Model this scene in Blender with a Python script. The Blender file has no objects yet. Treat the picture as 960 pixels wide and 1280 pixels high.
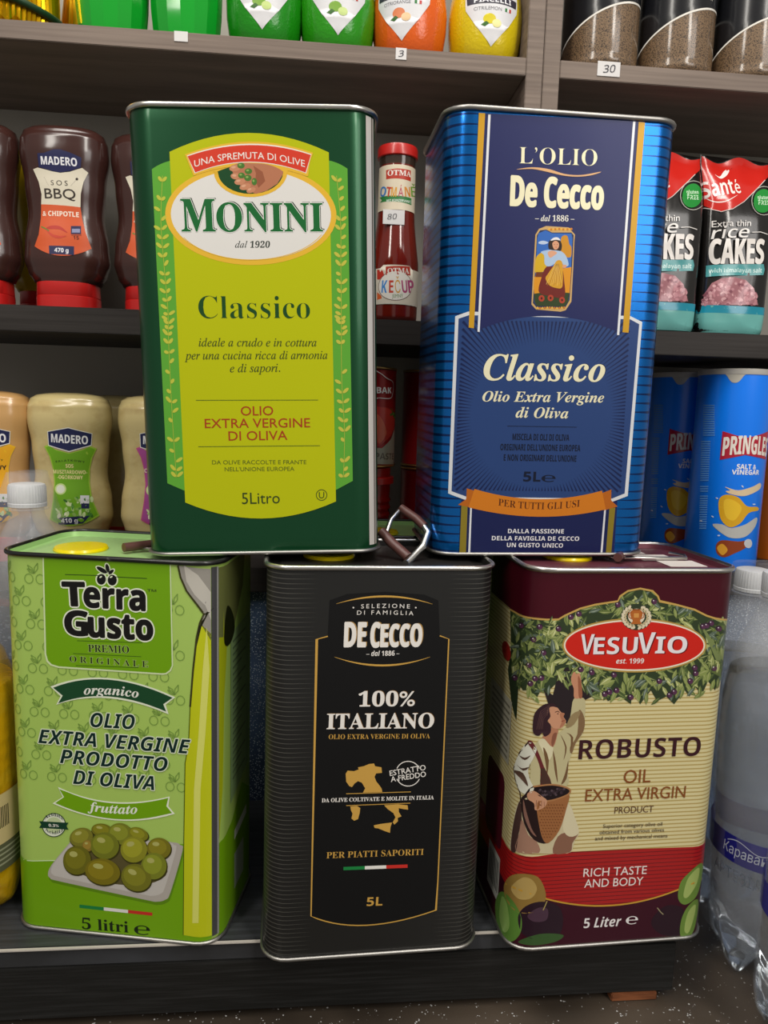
import bpy, bmesh, math, random
from mathutils import Vector, Matrix, noise
from mathutils.geometry import tessellate_polygon
R = math.radians
scene = bpy.context.scene
COL = scene.collection
# ------------------------------------------------------------------ camera
CZ, PITCH, ROLL, FPX = .397667, .137001, .0289545, 910.054
cp, sp, cr, sr = math.cos(PITCH), math.sin(PITCH), math.cos(ROLL), math.sin(ROLL)
FW = Vector((0, cp, -sp)); UP0 = Vector((0, sp, cp)); RT0 = Vector((1, 0, 0))
RT = RT0*cr + UP0*sr; UP = -RT0*sr + UP0*cr
CAM = Vector((0, 0, CZ))
cd = bpy.data.cameras.new('camera'); cam = bpy.data.objects.new('camera', cd); COL.objects.link(cam)
mw = Matrix((RT, UP, -FW)).transposed().to_4x4(); mw.translation = CAM
cam.matrix_world = mw
cd.sensor_fit = 'HORIZONTAL'; cd.sensor_width = 36; cd.lens = FPX/960*36; cd.clip_start = .01
scene.camera = cam
def proj(p):
    d = p-CAM; z = d.dot(FW)
    return 480+FPX*d.dot(RT)/z, 640-FPX*d.dot(UP)/z
# ------------------------------------------------------------------ world, lamps, exposure
w = bpy.data.worlds.new('shop_air'); scene.world = w; w.use_nodes = True
w.node_tree.nodes['Background'].inputs[0].default_value = (1, .95, .88, 1)
w.node_tree.nodes['Background'].inputs[1].default_value = .27
def area(name, loc, target, sx, sy, power, col):
    l = bpy.data.lights.new(name, 'AREA'); l.shape = 'RECTANGLE'; l.size = sx; l.size_y = sy; l.energy = power; l.color = col
    o = bpy.data.objects.new(name, l); COL.objects.link(o); o.location = loc
    o.rotation_euler = (Vector(target)-Vector(loc)).to_track_quat('-Z', 'Y').to_euler()
area('ceiling_lamp', (-.75, -.7, 1.9), (0, .6, .3), .25, 1.6, 19, (1, .95, .87))
area('ceiling_lamp', (.75, -.6, 1.9), (0, .6, .3), .25, 1.6, 19, (1, .95, .87))
area('ceiling_lamp', (-.1, .1, 2.0), (0, .6, .2), 1.4, .2, 10.5, (1, .96, .9))
area('aisle_lamp', (1.5, -1.2, 1.2), (0, .6, .3), .9, .9, 11, (1, .96, .92))
scene.view_settings.view_transform = 'Standard'; scene.view_settings.look = 'None'
scene.view_settings.exposure = 0; scene.view_settings.gamma = 1; scene.view_settings.use_curve_mapping = False
# ------------------------------------------------------------------ materials
def lin(h):
    if not isinstance(h, str): h = '%02x%02x%02x' % tuple(h)
    o = []
    for i in (0, 2, 4):
        c = int(h[i:i+2], 16)/255
        o.append(c/12.92 if c < .04045 else ((c+.055)/1.055)**2.4)
    return (*o, 1)
def mat(name, col, rough=.5, metal=0, coat=0, alpha=1, trans=0, ior=1.45, grain=None, bump=None, spec=.5):
    m = bpy.data.materials.new(name); m.use_nodes = True; nt = m.node_tree; b = nt.nodes['Principled BSDF']
    i = b.inputs
    i['Base Color'].default_value = lin(col); i['Roughness'].default_value = rough; i['Metallic'].default_value = metal
    i['Coat Weight'].default_value = coat; i['Coat Roughness'].default_value = .12; i['Alpha'].default_value = alpha
    i['Transmission Weight'].default_value = trans; i['IOR'].default_value = ior; i['Specular IOR Level'].default_value = spec
    m.diffuse_color = lin(col)
    if grain or bump:
        tc = nt.nodes.new('ShaderNodeTexCoord')
    if grain:   # (scale xyz, second colour, low, high)
        mp = nt.nodes.new('ShaderNodeMapping'); mp.inputs['Scale'].default_value = grain[0]
        n = nt.nodes.new('ShaderNodeTexNoise'); n.inputs['Detail'].default_value = 4
        n.inputs['Scale'].default_value = 1
        r = nt.nodes.new('ShaderNodeValToRGB'); r.color_ramp.elements[0].position = grain[2]; r.color_ramp.elements[1].position = grain[3]
        r.color_ramp.elements[0].color = lin(col); r.color_ramp.elements[1].color = lin(grain[1])
        L = nt.links.new; L(tc.outputs['Object'], mp.inputs[0]); L(mp.outputs[0], n.inputs['Vector']); L(n.outputs['Fac'], r.inputs[0]); L(r.outputs[0], i['Base Color'])
    if bump:    # (scale xyz, strength, distance)
        mp = nt.nodes.new('ShaderNodeMapping'); mp.inputs['Scale'].default_value = bump[0]
        n = nt.nodes.new('ShaderNodeTexNoise'); n.inputs['Detail'].default_value = 2; n.inputs['Scale'].default_value = 1
        bb = nt.nodes.new('ShaderNodeBump'); bb.inputs['Strength'].default_value = bump[1]; bb.inputs['Distance'].default_value = bump[2]
        L = nt.links.new; L(tc.outputs['Object'], mp.inputs[0]); L(mp.outputs[0], n.inputs['Vector']); L(n.outputs['Fac'], bb.inputs['Height']); L(bb.outputs[0], i['Normal'])
    return m
PC = {}
FIN = {'tin': dict(rough=.34, metal=.15, coat=.1, spec=.35), 'foil': dict(rough=.3, metal=.7), 'paper': dict(rough=.45), 'gloss': dict(rough=.25, coat=.3), 'matt': dict(rough=.8), 'film': dict(rough=.22, coat=.4), 'satin': dict(rough=.5, spec=.3)}
def P(col, fin='tin'):
    k = (col, fin)
    if k not in PC: PC[k] = mat('print_'+fin, col, **FIN[fin])
    return PC[k]
def stripes(name, base, line, pitch, width, half, inner, metal, rough, outer_only=True, base2=None):
    """printed horizontal lines; they start at |x| = inner and widen to |x| = half"""
    m = mat(name, base, rough, metal, .2); nt = m.node_tree; b = nt.nodes['Principled BSDF']
    def M(op, a, c=None):
        n = nt.nodes.new('ShaderNodeMath'); n.operation = op
        for k, x in enumerate((a, c)):
            if x is None: continue
            if isinstance(x, (int, float)): n.inputs[k].default_value = x
            else: nt.links.new(x, n.inputs[k])
        return n.outputs[0]
    tc = nt.nodes.new('ShaderNodeTexCoord'); s = nt.nodes.new('ShaderNodeSeparateXYZ'); nt.links.new(tc.outputs['Object'], s.inputs[0])
    f = M('ABSOLUTE', M('SUBTRACT', M('FRACT', M('DIVIDE', s.outputs[2], pitch)), .5))
    if outer_only:
        g = M('MINIMUM', M('MAXIMUM', M('DIVIDE', M('SUBTRACT', M('ABSOLUTE', s.outputs[0]), inner), half-inner), 0), 1)
        wd = M('MULTIPLY', g, width)
        k = M('LESS_THAN', f, wd)
    else:
        k = M('MULTIPLY', M('GREATER_THAN', f, .5-width), 1.0)
    x = nt.nodes.new('ShaderNodeMix'); x.data_type = 'RGBA'; x.inputs[6].default_value = lin(base); x.inputs[7].default_value = lin(line)
    nt.links.new(k, x.inputs[0]); nt.links.new(x.outputs[2], b.inputs['Base Color'])
    return m
M_METAL = mat('bright_tinplate', 'd8d6d0', .28, 1)
M_METAL2 = mat('dull_tinplate', 'a8a6a2', .42, 1)
M_BLACKRIM = mat('black_lacquered_rim', '1c1c1c', .35, .3, .3, grain=((60, 60, 60), '6a6864', .66, .72))
M_LAM = mat('grey_brown_laminate', '84766c', .55, grain=((6, 60, 260), '6c5f57', .35, .7), bump=((8, 80, 300), .15, .001), spec=.3)
M_LAMD = mat('darker_laminate', '35312f', .5, grain=((6, 60, 260), '2a2624', .35, .7), bump=((8, 80, 300), .15, .001), spec=.3)  # same laminate grain in a darker tone, for the two lower boards
M_BLK = mat('black_ash_laminate', '191918', .42, grain=((14, 40, 420), '2a2a2a', .45, .75), bump=((12, 60, 500), .35, .001), spec=.4)
M_BLKTOP = mat('black_ash_top', '2e2f31', .35, grain=((14, 300, 40), '3c3e42', .4, .7), bump=((12, 400, 60), .25, .001))
M_EDGE = mat('worn_pale_edge', 'b0aaa2', .5)
M_BACK = mat('grey_back_panel', 'a5a199', .7, spec=.2)
M_WOOD = mat('shim_wood', '8a5230', .7, grain=((30, 30, 200), '6a3c20', .4, .6))
def granite(name, base, dens, col, size):
    m = mat(name, base, .28); nt = m.node_tree; b = nt.nodes['Principled BSDF']; L = nt.links.new
    tc = nt.nodes.new('ShaderNodeTexCoord')
    v = nt.nodes.new('ShaderNodeTexVoronoi'); v.inputs['Scale'].default_value = size; L(tc.outputs['Object'], v.inputs['Vector'])
    n = nt.nodes.new('ShaderNodeTexNoise'); n.inputs['Scale'].default_value = size*.6; L(tc.outputs['Object'], n.inputs['Vector'])
    a = nt.nodes.new('ShaderNodeMath'); a.operation = 'LESS_THAN'; L(v.outputs['Distance'], a.inputs[0]); a.inputs[1].default_value = .3
    c = nt.nodes.new('ShaderNodeMath'); c.operation = 'GREATER_THAN'; L(n.outputs['Fac'], c.inputs[0]); c.inputs[1].default_value = dens
    k = nt.nodes.new('ShaderNodeMath'); k.operation = 'MULTIPLY'; L(a.outputs[0], k.inputs[0]); L(c.outputs[0], k.inputs[1])
    big = nt.nodes.new('ShaderNodeTexNoise'); big.inputs['Scale'].default_value = 9; L(tc.outputs['Object'], big.inputs['Vector'])
    r = nt.nodes.new('ShaderNodeValToRGB'); r.color_ramp.elements[0].color = lin(base); r.color_ramp.elements[1].color = lin(tuple(min(255, int(int(base[i:i+2], 16)*1.6)) for i in (0, 2, 4)))
    r.color_ramp.elements[0].position = .4; r.color_ramp.elements[1].position = .7; L(big.outputs['Fac'], r.inputs[0])
    x = nt.nodes.new('ShaderNodeMix'); x.data_type = 'RGBA'; L(k.outputs[0], x.inputs[0]); L(r.outputs[0], x.inputs[6]); x.inputs[7].default_value = lin(col); L(x.outputs[2], b.inputs['Base Color'])
    return m
M_GRAN = granite('speckled_counter_stone', '38312a', .62, 'b8b8b8', 420)
M_GRANB = granite('speckled_upstand_stone', '40506a', .43, 'd8e4f0', 520)
# ------------------------------------------------------------------ object helpers
def link(name, me, parent=None, mats=None):
    o = bpy.data.objects.new(name, me); COL.objects.link(o); o.parent = parent
    if mats:
        for m in (mats if isinstance(mats, (list, tuple)) else [mats]): me.materials.append(m)
    return o
def mesh(name, V, F, m, parent=None, smooth=True, ang=35, mi=None):
    me = bpy.data.meshes.new(name); me.from_pydata([tuple(v) for v in V], [], F)
    bm = bmesh.new(); bm.from_mesh(me); bmesh.ops.remove_doubles(bm, verts=bm.verts, dist=1e-6); bmesh.ops.recalc_face_normals(bm, faces=bm.faces)
    bm.to_mesh(me); bm.free()
    if smooth:
        for p in me.polygons: p.use_smooth = True
        me.set_sharp_from_angle(angle=R(ang))
    return link(name, me, parent, m)
def tag(o, label, cat, group=None):
    o['label'] = label; o['category'] = cat
    if group: o['group'] = group
    return o
def thing(name, M, label, cat, group=None):
    o = bpy.data.objects.new(name, None); COL.objects.link(o); o.matrix_world = M; o.empty_display_size = .02
    return tag(o, label, cat, group)
def dup(root, M, label):
    r = root.copy(); COL.objects.link(r); r.matrix_world = M; r['label'] = label
    for ch in list(root.children):
        c = ch.copy(); COL.objects.link(c); c.parent = r
        for g in ch.children:
            d = g.copy(); COL.objects.link(d); d.parent = c
    return r
def box(name, c, s, m, parent=None, bev=.001, M=None):
    bm = bmesh.new(); bmesh.ops.create_cube(bm, size=1, matrix=Matrix.Translation(c) @ Matrix.Diagonal((*s, 1)))
    if bev: bmesh.ops.bevel(bm, geom=bm.edges[:], offset=bev, segments=2, affect='EDGES')
    me = bpy.data.meshes.new(name); bm.to_mesh(me); bm.free()
    o = link(name, me, parent, m)
    if M: o.matrix_world = M
    return o
def loft(rings, cap0=True, cap1=True):
    n = len(rings[0]); V = [p for r in rings for p in r]; F = []
    for i in range(len(rings)-1):
        for j in range(n):
            a = i*n+j; b = i*n+(j+1) % n; F.append((a, b, b+n, a+n))
    if cap0: F.append(tuple(range(n))[::-1])
    if cap1: F.append(tuple(range((len(rings)-1)*n, len(rings)*n)))
    return V, F
def circ(r, z, n=40, cx=0, cy=0, ry=None, e=2.0, lobes=None):
    o = []
    for k in range(n):
        a = 2*math.pi*k/n; c, s = math.cos(a), math.sin(a)
        x = abs(c)**(2/e)*(1 if c >= 0 else -1); y = abs(s)**(2/e)*(1 if s >= 0 else -1)
        q = 1
        zz = z
        if lobes: zz = z+lobes*(.5-.5*math.cos(5*a+.6)); q = 1-5*lobes*(.5-.5*math.cos(5*a+.6))
        o.append((cx+r*x*q, cy+(ry or r)*y*q, zz))
    return o
def lathe(name, prof, m, parent=None, n=48, cx=0, cy=0, ang=40, cap0=True, cap1=True):
    V, F = loft([circ(max(r, 1e-5), z, n, cx, cy) for r, z in prof], cap0, cap1)
    return mesh(name, V, F, m, parent, ang=ang)
def tube(name, pts, r, m, parent=None, n=10, closed=False):
    pts = [Vector(p) for p in pts]; rings = []; N = len(pts)
    prev = None
    for i, p in enumerate(pts):
        t = (pts[(i+1) % N]-pts[i-1]) if closed else (pts[min(i+1, N-1)]-pts[max(i-1, 0)])
        t.normalize()
        a = prev if prev else (Vector((0, 0, 1)) if abs(t.z) < .9 else Vector((1, 0, 0)))
        a = (a-t*a.dot(t)).normalized(); b = t.cross(a); prev = a
        rings.append([p+a*r*math.cos(2*math.pi*k/n)+b*r*math.sin(2*math.pi*k/n) for k in range(n)])
    if closed: rings.append(rings[0])
    V, F = loft(rings, not closed, not closed)
    return mesh(name, V, F, m, parent, ang=60)
def interp(tab, v):
    if v <= tab[0][0]: return tab[0][1:]
    for a, b in zip(tab, tab[1:]):
        if v <= b[0]:
            t = (v-a[0])/(b[0]-a[0]); t = t*t*(3-2*t) if len(tab) < 12 else t
            return tuple(a[k]+(b[k]-a[k])*t for k in range(1, len(a)))
    return tab[-1][1:]
# ------------------------------------------------------------------ printed surfaces
class Surf:
    """a printed surface: fn(u, v, h) -> local point; px() reads a measured position back into (u, v)"""
    def __init__(s, fn, M, cuts=(), g=(0, .15)):
        s.fn, s.M, s.cuts, s.g0 = fn, M, cuts, g; s.view(0, 0, 1)
    def view(s, ox, oy, sc, g=None): s.ox, s.oy, s.sc = ox, oy, sc; s.g = g or s.g0; return s
    def px(s, x, y):
        X, Y = s.ox+x/s.sc, s.oy+y/s.sc; u, v = s.g; e = 2e-4
        for _ in range(8):
            a = proj(s.M @ s.fn(u, v, 0)); b = proj(s.M @ s.fn(u+e, v, 0)); c = proj(s.M @ s.fn(u, v+e, 0))
            A, B, C, D = (b[0]-a[0])/e, (c[0]-a[0])/e, (b[1]-a[1])/e, (c[1]-a[1])/e; dx, dy = X-a[0], Y-a[1]
            det = A*D-B*C
            if abs(det) < 1e-9: break
            du, dv = (D*dx-B*dy)/det, (A*dy-C*dx)/det
            u += max(-.03, min(.03, du)); v += max(-.1, min(.1, dv))
            if abs(du)+abs(dv) < 1e-6: break
        return Vector((u, v))
MATH = {'b': (0x1D400, 0x1D41A, 0x1D7CE), 'i': (0x1D434, 0x1D44E, None), 'bi': (0x1D468, 0x1D482, None), 'bsc': (0x1D4D0, 0x1D4EA, None),
        'sb': (0x1D5D4, 0x1D5EE, 0x1D7EC), 'ss': (0x1D5A0, 0x1D5BA, 0x1D7E2), 'sbi': (0x1D63C, 0x1D656, None)}
def tr(s, st):
    if not st: return s
    A, a, d = MATH[st]; r = ''
    for c in s:
        if 'A' <= c <= 'Z': r += chr(A+ord(c)-65)
        elif 'a' <= c <= 'z': k = a+ord(c)-97; r += '\u210e' if k == 0x1D455 else chr(k)
        elif '0' <= c <= '9': r += chr((d or (0x1D7CE if st in ('bi', 'i', 'bsc') else 0x1D7EC))+ord(c)-48)
        else: r += c
    return r
GC = {}      # (text, style, offset, tracking) -> outline faces; all texts of one offset are set in one text object
def set_type(keys):
    by = {}
    for k in keys: by.setdefault((k[2], k[3]), []).append(k)
    for (off, track), ks in by.items():
        c = bpy.data.curves.new('t', 'FONT'); c.body = '\n'.join(tr(k[0], k[1]) for k in ks); c.offset = off; c.resolution_u = 3
        c.space_character = track; c.space_line = 4; c.fill_mode = 'FRONT'
        o = bpy.data.objects.new('t', c); COL.objects.link(o)
        me = o.evaluated_get(bpy.context.evaluated_depsgraph_get()).to_mesh()
        V = [(v.co.x, v.co.y) for v in me.vertices]; F = [tuple(p.vertices) for p in me.polygons]
        bpy.data.objects.remove(o); bpy.data.curves.remove(c)
        rows = [([], [], {}) for k in ks]
        for f in F:
            r = max(0, min(len(ks)-1, round(-(sum(V[i][1] for i in f)/len(f)-.3)/4))); vv, ff, mp = rows[r]; g = []
            for i in f:
                if i not in mp: mp[i] = len(vv); vv.append((V[i][0], V[i][1]+4*r))
                g.append(mp[i])
            q = sum(vv[g[i]][0]*vv[g[(i+1) % len(g)]][1]-vv[g[(i+1) % len(g)]][0]*vv[g[i]][1] for i in range(len(g)))
            if abs(q) > 2e-6: ff.append(tuple(g if q > 0 else g[::-1]))
        for k, (vv, ff, mp) in zip(ks, rows): GC[k] = (vv, ff)
ARTS = []
SINGLE = {'lettering', 'gold_side_stripe', 'white_side_stripe', 'flag_stripe', 'rule_line', 'gold_outline', 'side_text_line', 'green_side_panel', 'side_seam', 'white_field_line'}
class Art:
    def __init__(s, surf, parent, fin='tin'): s.s, s.p, s.fin, s.B, s.k, s.T = surf, parent, fin, {}, 0, []
    def m(s, c): return P(c, s.fin) if isinstance(c, str) else c
    def add(s, name, V, F, col, layer):
        key = (name, s.k) if name in SINGLE else (name, 0)
        b = s.B.setdefault(key, ([], [], [], [])); o = len(b[0])
        b[0].extend((v[0], v[1], layer) for v in V)
        m = s.m(col)
        if m not in b[3]: b[3].append(m)
        k = b[3].index(m)
        for f in F: b[1].append(tuple(i+o for i in f)); b[2].append(k)
    def poly(s, name, pts, col, layer, uv=False):
        s.k += 1
        V = [Vector(p) for p in pts] if uv else [s.s.px(*p) for p in pts]
        if len(V) < 3: return
        ar = sum(V[i].x*V[(i+1) % len(V)].y-V[(i+1) % len(V)].x*V[i].y for i in range(len(V)))
        if ar < 0: V = V[::-1]
        T = tessellate_polygon([[Vector((v.x, v.y, 0)) for v in V]])
        F = []
        for t in T:
            a, b, c = (V[i] for i in t)
            F.append(t if (b-a).cross(c-a) > 0 else t[::-1])
        s.add(name, V, F, col, layer)
    def ell(s, name, cx, cy, rx, ry, col, layer, rot=0, a0=0, a1=360, n=28):
        c = s.s.px(cx, cy); ux = (s.s.px(cx+8, cy)-c)/8; uy = (s.s.px(cx, cy+8)-c)/8; ro = R(rot); P_ = []
        m_ = max(5, int(n*abs(a1-a0)/360))
        for k in range(m_ + (0 if a1-a0 == 360 else 1)):
            a = R(a0+(a1-a0)*k/m_); x, y = rx*math.cos(a), ry*math.sin(a)
            P_.append(c+ux*(x*math.cos(ro)-y*math.sin(ro))+uy*(x*math.sin(ro)+y*math.cos(ro)))
        s.poly(name, P_, col, layer, True)
    def stroke(s, name, pts, wd, col, layer, closed=False, taper=False):
        s.k += 1
        V0 = [s.s.px(*p) for p in pts]; n = len(V0)
        mi = len(pts)//2; w1 = (s.s.px(pts[mi][0], pts[mi][1]+10)-V0[mi]).length/10*wd/2
        V = []; F = []
        for i, v in enumerate(V0):
            if closed: t = V0[(i+1) % n]-V0[i-1]
            else: t = V0[min(i+1, n-1)]-V0[max(0, i-1)]
            if t.length < 1e-9: t = Vector((1, 0))
            t.normalize(); q = Vector((-t.y, t.x)); k = 1
            if 0 < i < n-1 or closed:
                a = (V0[i]-V0[i-1]).normalized(); k = 1/max(.5, abs(a.dot(t)))
            if taper: k *= .15+math.sin(math.pi*i/(n-1))
            V += [v-q*w1*k, v+q*w1*k]
        for i in range(n if closed else n-1):
            a = 2*i; b = 2*((i+1) % n); F.append((a, b, b+1, a+1))
        s.add(name, V, F, col, layer)
    def rect(s, name, x0, y0, x1, y1, col, layer): s.poly(name, [(x0, y0), (x1, y0), (x1, y1), (x0, y1)], col, layer)
    def text(s, st_, p0, p1, cap, col, layer, st=None, off=0, shear=0, sag=0, halo=None, shadow=None, track=1, name='lettering', fat=0):
        if off > 0: fat = fat or off*cap; off = 0
        off = {-.008: -.006, -.005: -.006, -.004: 0}.get(off, off); track = 1.5 if track > 1 else 1
        a, b = s.s.px(*p0), s.s.px(*p1); mx, my = (p0[0]+p1[0])/2, (p0[1]+p1[1])/2
        ch = (s.s.px(mx, my)-s.s.px(mx, my-cap)).length; one = (s.s.px(mx+10, my)-s.s.px(mx, my)).length/10
        s.T.append(((st_, st, off, track), a, b, ch, one, col, layer, shear, sag, (halo, fat), shadow, name))
    def set_text(s, key, a, b, ch, one, col, layer, shear, sag, halo, shadow, name):
        V, F = GC[key]; s.k += 1
        if not V: return
        V = [(x+shear*y, y) for x, y in V]; H = max(y for x, y in GC[('H', key[1], 0, 1)][0])
        x0 = min(v[0] for v in V); x1 = max(v[0] for v in V); d = b-a; k = ch/H; q = Vector((-d.y, d.x)).normalized(); out = []
        for x, y in V:
            t = (x-x0)/(x1-x0); out.append(a+d*t+q*(y*k)+Vector((0, sag*one*4*t*(1-t))))
        s.add(name, out, F, col, layer)
        halo, fat = halo if halo else (None, 0)
        for j in range(6 if fat else 0):
            o = Vector((math.cos(j*math.pi/3), math.sin(j*math.pi/3)))*fat*one
            s.add(name, [v+o for v in out], F, col, layer-.02-j*.01)
        if halo:
            wd = (halo[0]+fat)*one
            for j in range(8):
                o = Vector((math.cos(j*math.pi/4), math.sin(j*math.pi/4)))*wd
                s.add(name, [v+o for v in out], F, halo[1], layer-.5-j*.01)
        if shadow:
            o = Vector((shadow[0], -shadow[1]))*one
            for f in (1, .5): s.add(name, [v+o*f for v in out], F, shadow[2], layer-.4-(.1 if halo is None else .5)-.02*f)
    def line(s, name, x0, y0, x1, y1, wd, col, layer): s.stroke(name, [(x0, y0), (x1, y1)], wd, col, layer)
    def flush(s): ARTS.append(s)
    def build(s):
        for t in s.T: s.set_text(*t)
        for (name, _), (V, F, MI, MS) in s.B.items():
            bm = bmesh.new(); vs = [bm.verts.new(v) for v in V]
            for f, k in zip(F, MI):
                try: bf = bm.faces.new([vs[i] for i in f]); bf.material_index = k
                except ValueError: pass
            us = [v[0] for v in V]; lo, hi = min(us), max(us)
            for c in s.s.cuts:
                if lo < c < hi:
                    bmesh.ops.bisect_plane(bm, geom=bm.verts[:]+bm.edges[:]+bm.faces[:], plane_co=(c, 0, 0), plane_no=(1, 0, 0))
            vc = getattr(s.s, 'vcuts', ())
            for c in vc:
                bmesh.ops.bisect_plane(bm, geom=bm.verts[:]+bm.edges[:]+bm.faces[:], plane_co=(0, c, 0), plane_no=(0, 1, 0))
            for v in bm.verts: v.co = s.s.fn(v.co.x, v.co.y, .0002+v.co.z*.00006)
            name = name.split('#')[0]; me = bpy.data.meshes.new(name)
            for m in MS: me.materials.append(m)
            bm.to_mesh(me); bm.free()
            for p in me.polygons: p.use_smooth = True
            o = bpy.data.objects.new(name, me); COL.objects.link(o); o.parent = s.p
        s.B = {}
def arc(p0, pm, p1, n=14):
    """parabola through three points (pm at the middle)"""
    o = []
    for i in range(n+1):
        t = i/n; c = [2*pm[k]-.5*(p0[k]+p1[k]) for k in (0, 1)]
        o.append(tuple((1-t)**2*p0[k]+2*t*(1-t)*c[k]+t*t*p1[k] for k in (0, 1)))
    return o
def spl(pts, closed=True, n=5):
    o = []; N = len(pts); rg = range(N if closed else N-1)
    for i in rg:
        g = (lambda j: pts[j % N]) if closed else (lambda j: pts[max(0, min(N-1, j))])
        a, b, c, d = g(i-1), g(i), g(i+1), g(i+2)
        for k in range(n):
            t = k/n
            o.append(tuple(.5*(2*b[q]+(c[q]-a[q])*t+(2*a[q]-5*b[q]+4*c[q]-d[q])*t*t+(3*b[q]-a[q]-3*c[q]+d[q])*t**3) for q in (0, 1)))
    if not closed: o.append(pts[-1])
    return o
def rrect(x0, y0, x1, y1, r, n=5):
    o = []
    for cx, cy, a in ((x1-r, y0+r, -90), (x1-r, y1-r, 0), (x0+r, y1-r, 90), (x0+r, y0+r, 180)):
        for k in range(n+1): t = R(a+90*k/n); o.append((cx+r*math.cos(t), cy+r*math.sin(t)))
    return o
# ------------------------------------------------------------------ oil tins
def perim(W, D, Rr, n=7, g=0):
    o = []
    for cx, cy, a0 in ((W/2-Rr, D/2-Rr, 0), (-W/2+Rr, D/2-Rr, 90), (-W/2+Rr, -D/2+Rr, 180), (W/2-Rr, -D/2+Rr, 270)):
        for k in range(n+1): t = R(a0+90*k/n); o.append((cx+(Rr+g)*math.cos(t), cy+(Rr+g)*math.sin(t)))
    return o
def tinmat(x, y, z, yaw, tx, ty): return Matrix.Translation((x, y, z)) @ Matrix.Rotation(yaw, 4, 'Z') @ Matrix.Rotation(tx, 4, 'X') @ Matrix.Rotation(ty, 4, 'Y')
def tin_fn(W, D, Rr):
    a = W/2-Rr; q = Rr*math.pi/2; b = D-2*Rr
    def fn(u, v, h):
        s = 1 if u >= 0 else -1; t = abs(u)
        if t <= a: return Vector((u, -D/2-h, v))
        if t <= a+q: th = (t-a)/Rr; return Vector((s*(a+(Rr+h)*math.sin(th)), -D/2+Rr-(Rr+h)*math.cos(th), v))
        if t <= a+q+b: return Vector((s*(W/2+h), -D/2+Rr+t-a-q, v))
        return Vector((s*(W/2+h), -D/2+Rr+t-a-q, v))
    cuts = [sg*(a+q*k/6) for k in range(7) for sg in (-1, 1)]
    return fn, cuts
def tin(W, D, H, M, label, body, rim, lidm, group='five litre olive oil tins', Rr=.018, cap='e8d000', cap_at=(-.03, .0), seam=None, handle='flat'):
    t = thing('oil_tin', M, label, 'tin', group)
    rings = []
    for z, g in ((.0025, -.0004), (.006, 0), (.012, 0), (H*.5, .0), (H-.012, 0), (H-.006, 0), (H-.0025, -.0004)):
        rings.append([(x, y, z) for x, y in perim(W, D, Rr, g=g)])
    V, F = loft(rings, True, False); mesh('body', V, F, body, t, ang=50)
    for nm, z, q in (('top_rim', H-.0018, .0018), ('bottom_rim', .0014, .0014)):
        tube(nm, [(x, y, z) for x, y in perim(W, D, Rr, 6, .0006)], q, rim if nm == 'top_rim' else M_METAL2, t, 10, True)
    # recessed lid with a shallow pressed step
    rg = [[(x, y, z) for x, y in perim(W, D, Rr, 6, g)] for g, z in ((-.0012, H-.002), (-.002, H-.0055), (-.009, H-.0055), (-.0105, H-.0045), (-.017, H-.0045))]
    V, F = loft(rg, False, True); mesh('lid', V, F, lidm, t, ang=40)
    cx, cy = cap_at
    c = lathe('pour_cap', [(.019, H-.0055), (.0195, H-.0035), (.0185, H-.0018), (.012, H-.0014), (.0002, H-.0014)], P(cap, 'gloss'), t, 32, cx, cy)
    brown = mat('brown_plastic_grip', '5a3a36', .35)
    hx = W/2-.045
    pt = lambda x, y, z: (x, y, z)
    if handle == 'flat':
        z = H-.0018
        pts = [(-.028, .0, z), (-.034, -.012, z), (-.030, -.022, z), (.030, -.022, z), (.034, -.012, z), (.028, 0, z)]
        pts = [(x-.028, y+.022, z) for x, y, z in pts]
        tube('handle_grip', [(.000, -.020, z+.0022), (.024, .010, z+.0022)], .0034, brown, t)
        w = tube('handle_wire', [(p[0]+.06, p[1]-.01, p[2]) for p in pts], .0013, M_METAL, t)
    fn, cuts = tin_fn(W, D, Rr)
    S = Surf(fn, M, cuts, (0, .15)); S.side = W/2-Rr+Rr*math.pi/2+D-2*Rr; S.W, S.D, S.H, S.R = W, D, H, Rr
    if seam:
        A = Art(S, t); u0 = W/2-Rr+seam[0]
        for u_a, u_b, cc in seam[1:]: A.poly('side_seam', [(u0+u_a, .005), (u0+u_b, .005), (u0+u_b, H-.005), (u0+u_a, H-.005)], cc, 3, True)
        A.flush()
    return t, S
def branch(A, name, pts, n, L, wd, col, layer, rnd):
    P_ = spl(pts, False, max(3, int(n/len(pts))))
    A.stroke(name, P_, 1.5, col, layer)
    for i, p in enumerate(P_[1:]):
        q = P_[i]; a = math.degrees(math.atan2(p[1]-q[1], p[0]-q[0]))
        for s in (-1, 1):
            if rnd.random() < .8:
                b = a+180+s*(35+rnd.random()*25); l = L*(.7+.5*rnd.random())
                A.ell(name, p[0]+math.cos(R(b))*l*.6, p[1]+math.sin(R(b))*l*.6, l*.5, wd*.5, col, layer+.1*(i % 3)/3, b, n=8)
def euro(A, x, y, s, col, layer):
    A.text('℮', (x, y), (x+s, y), s*.86, col, layer)
def flag(A, x0, y0, x1, y1, h, layer):
    for k, c in enumerate(('1c8040', 'e8e6e0', 'c83028')):
        a, b = k/3, (k+1)/3
        A.poly('flag_stripe', [(x0+(x1-x0)*a, y0+(y1-y0)*a), (x0+(x1-x0)*b, y0+(y1-y0)*b), (x0+(x1-x0)*b, y0+(y1-y0)*b+h), (x0+(x1-x0)*a, y0+(y1-y0)*a+h)], c, layer)
RND = random.Random(4)
H0 = .2927
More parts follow.
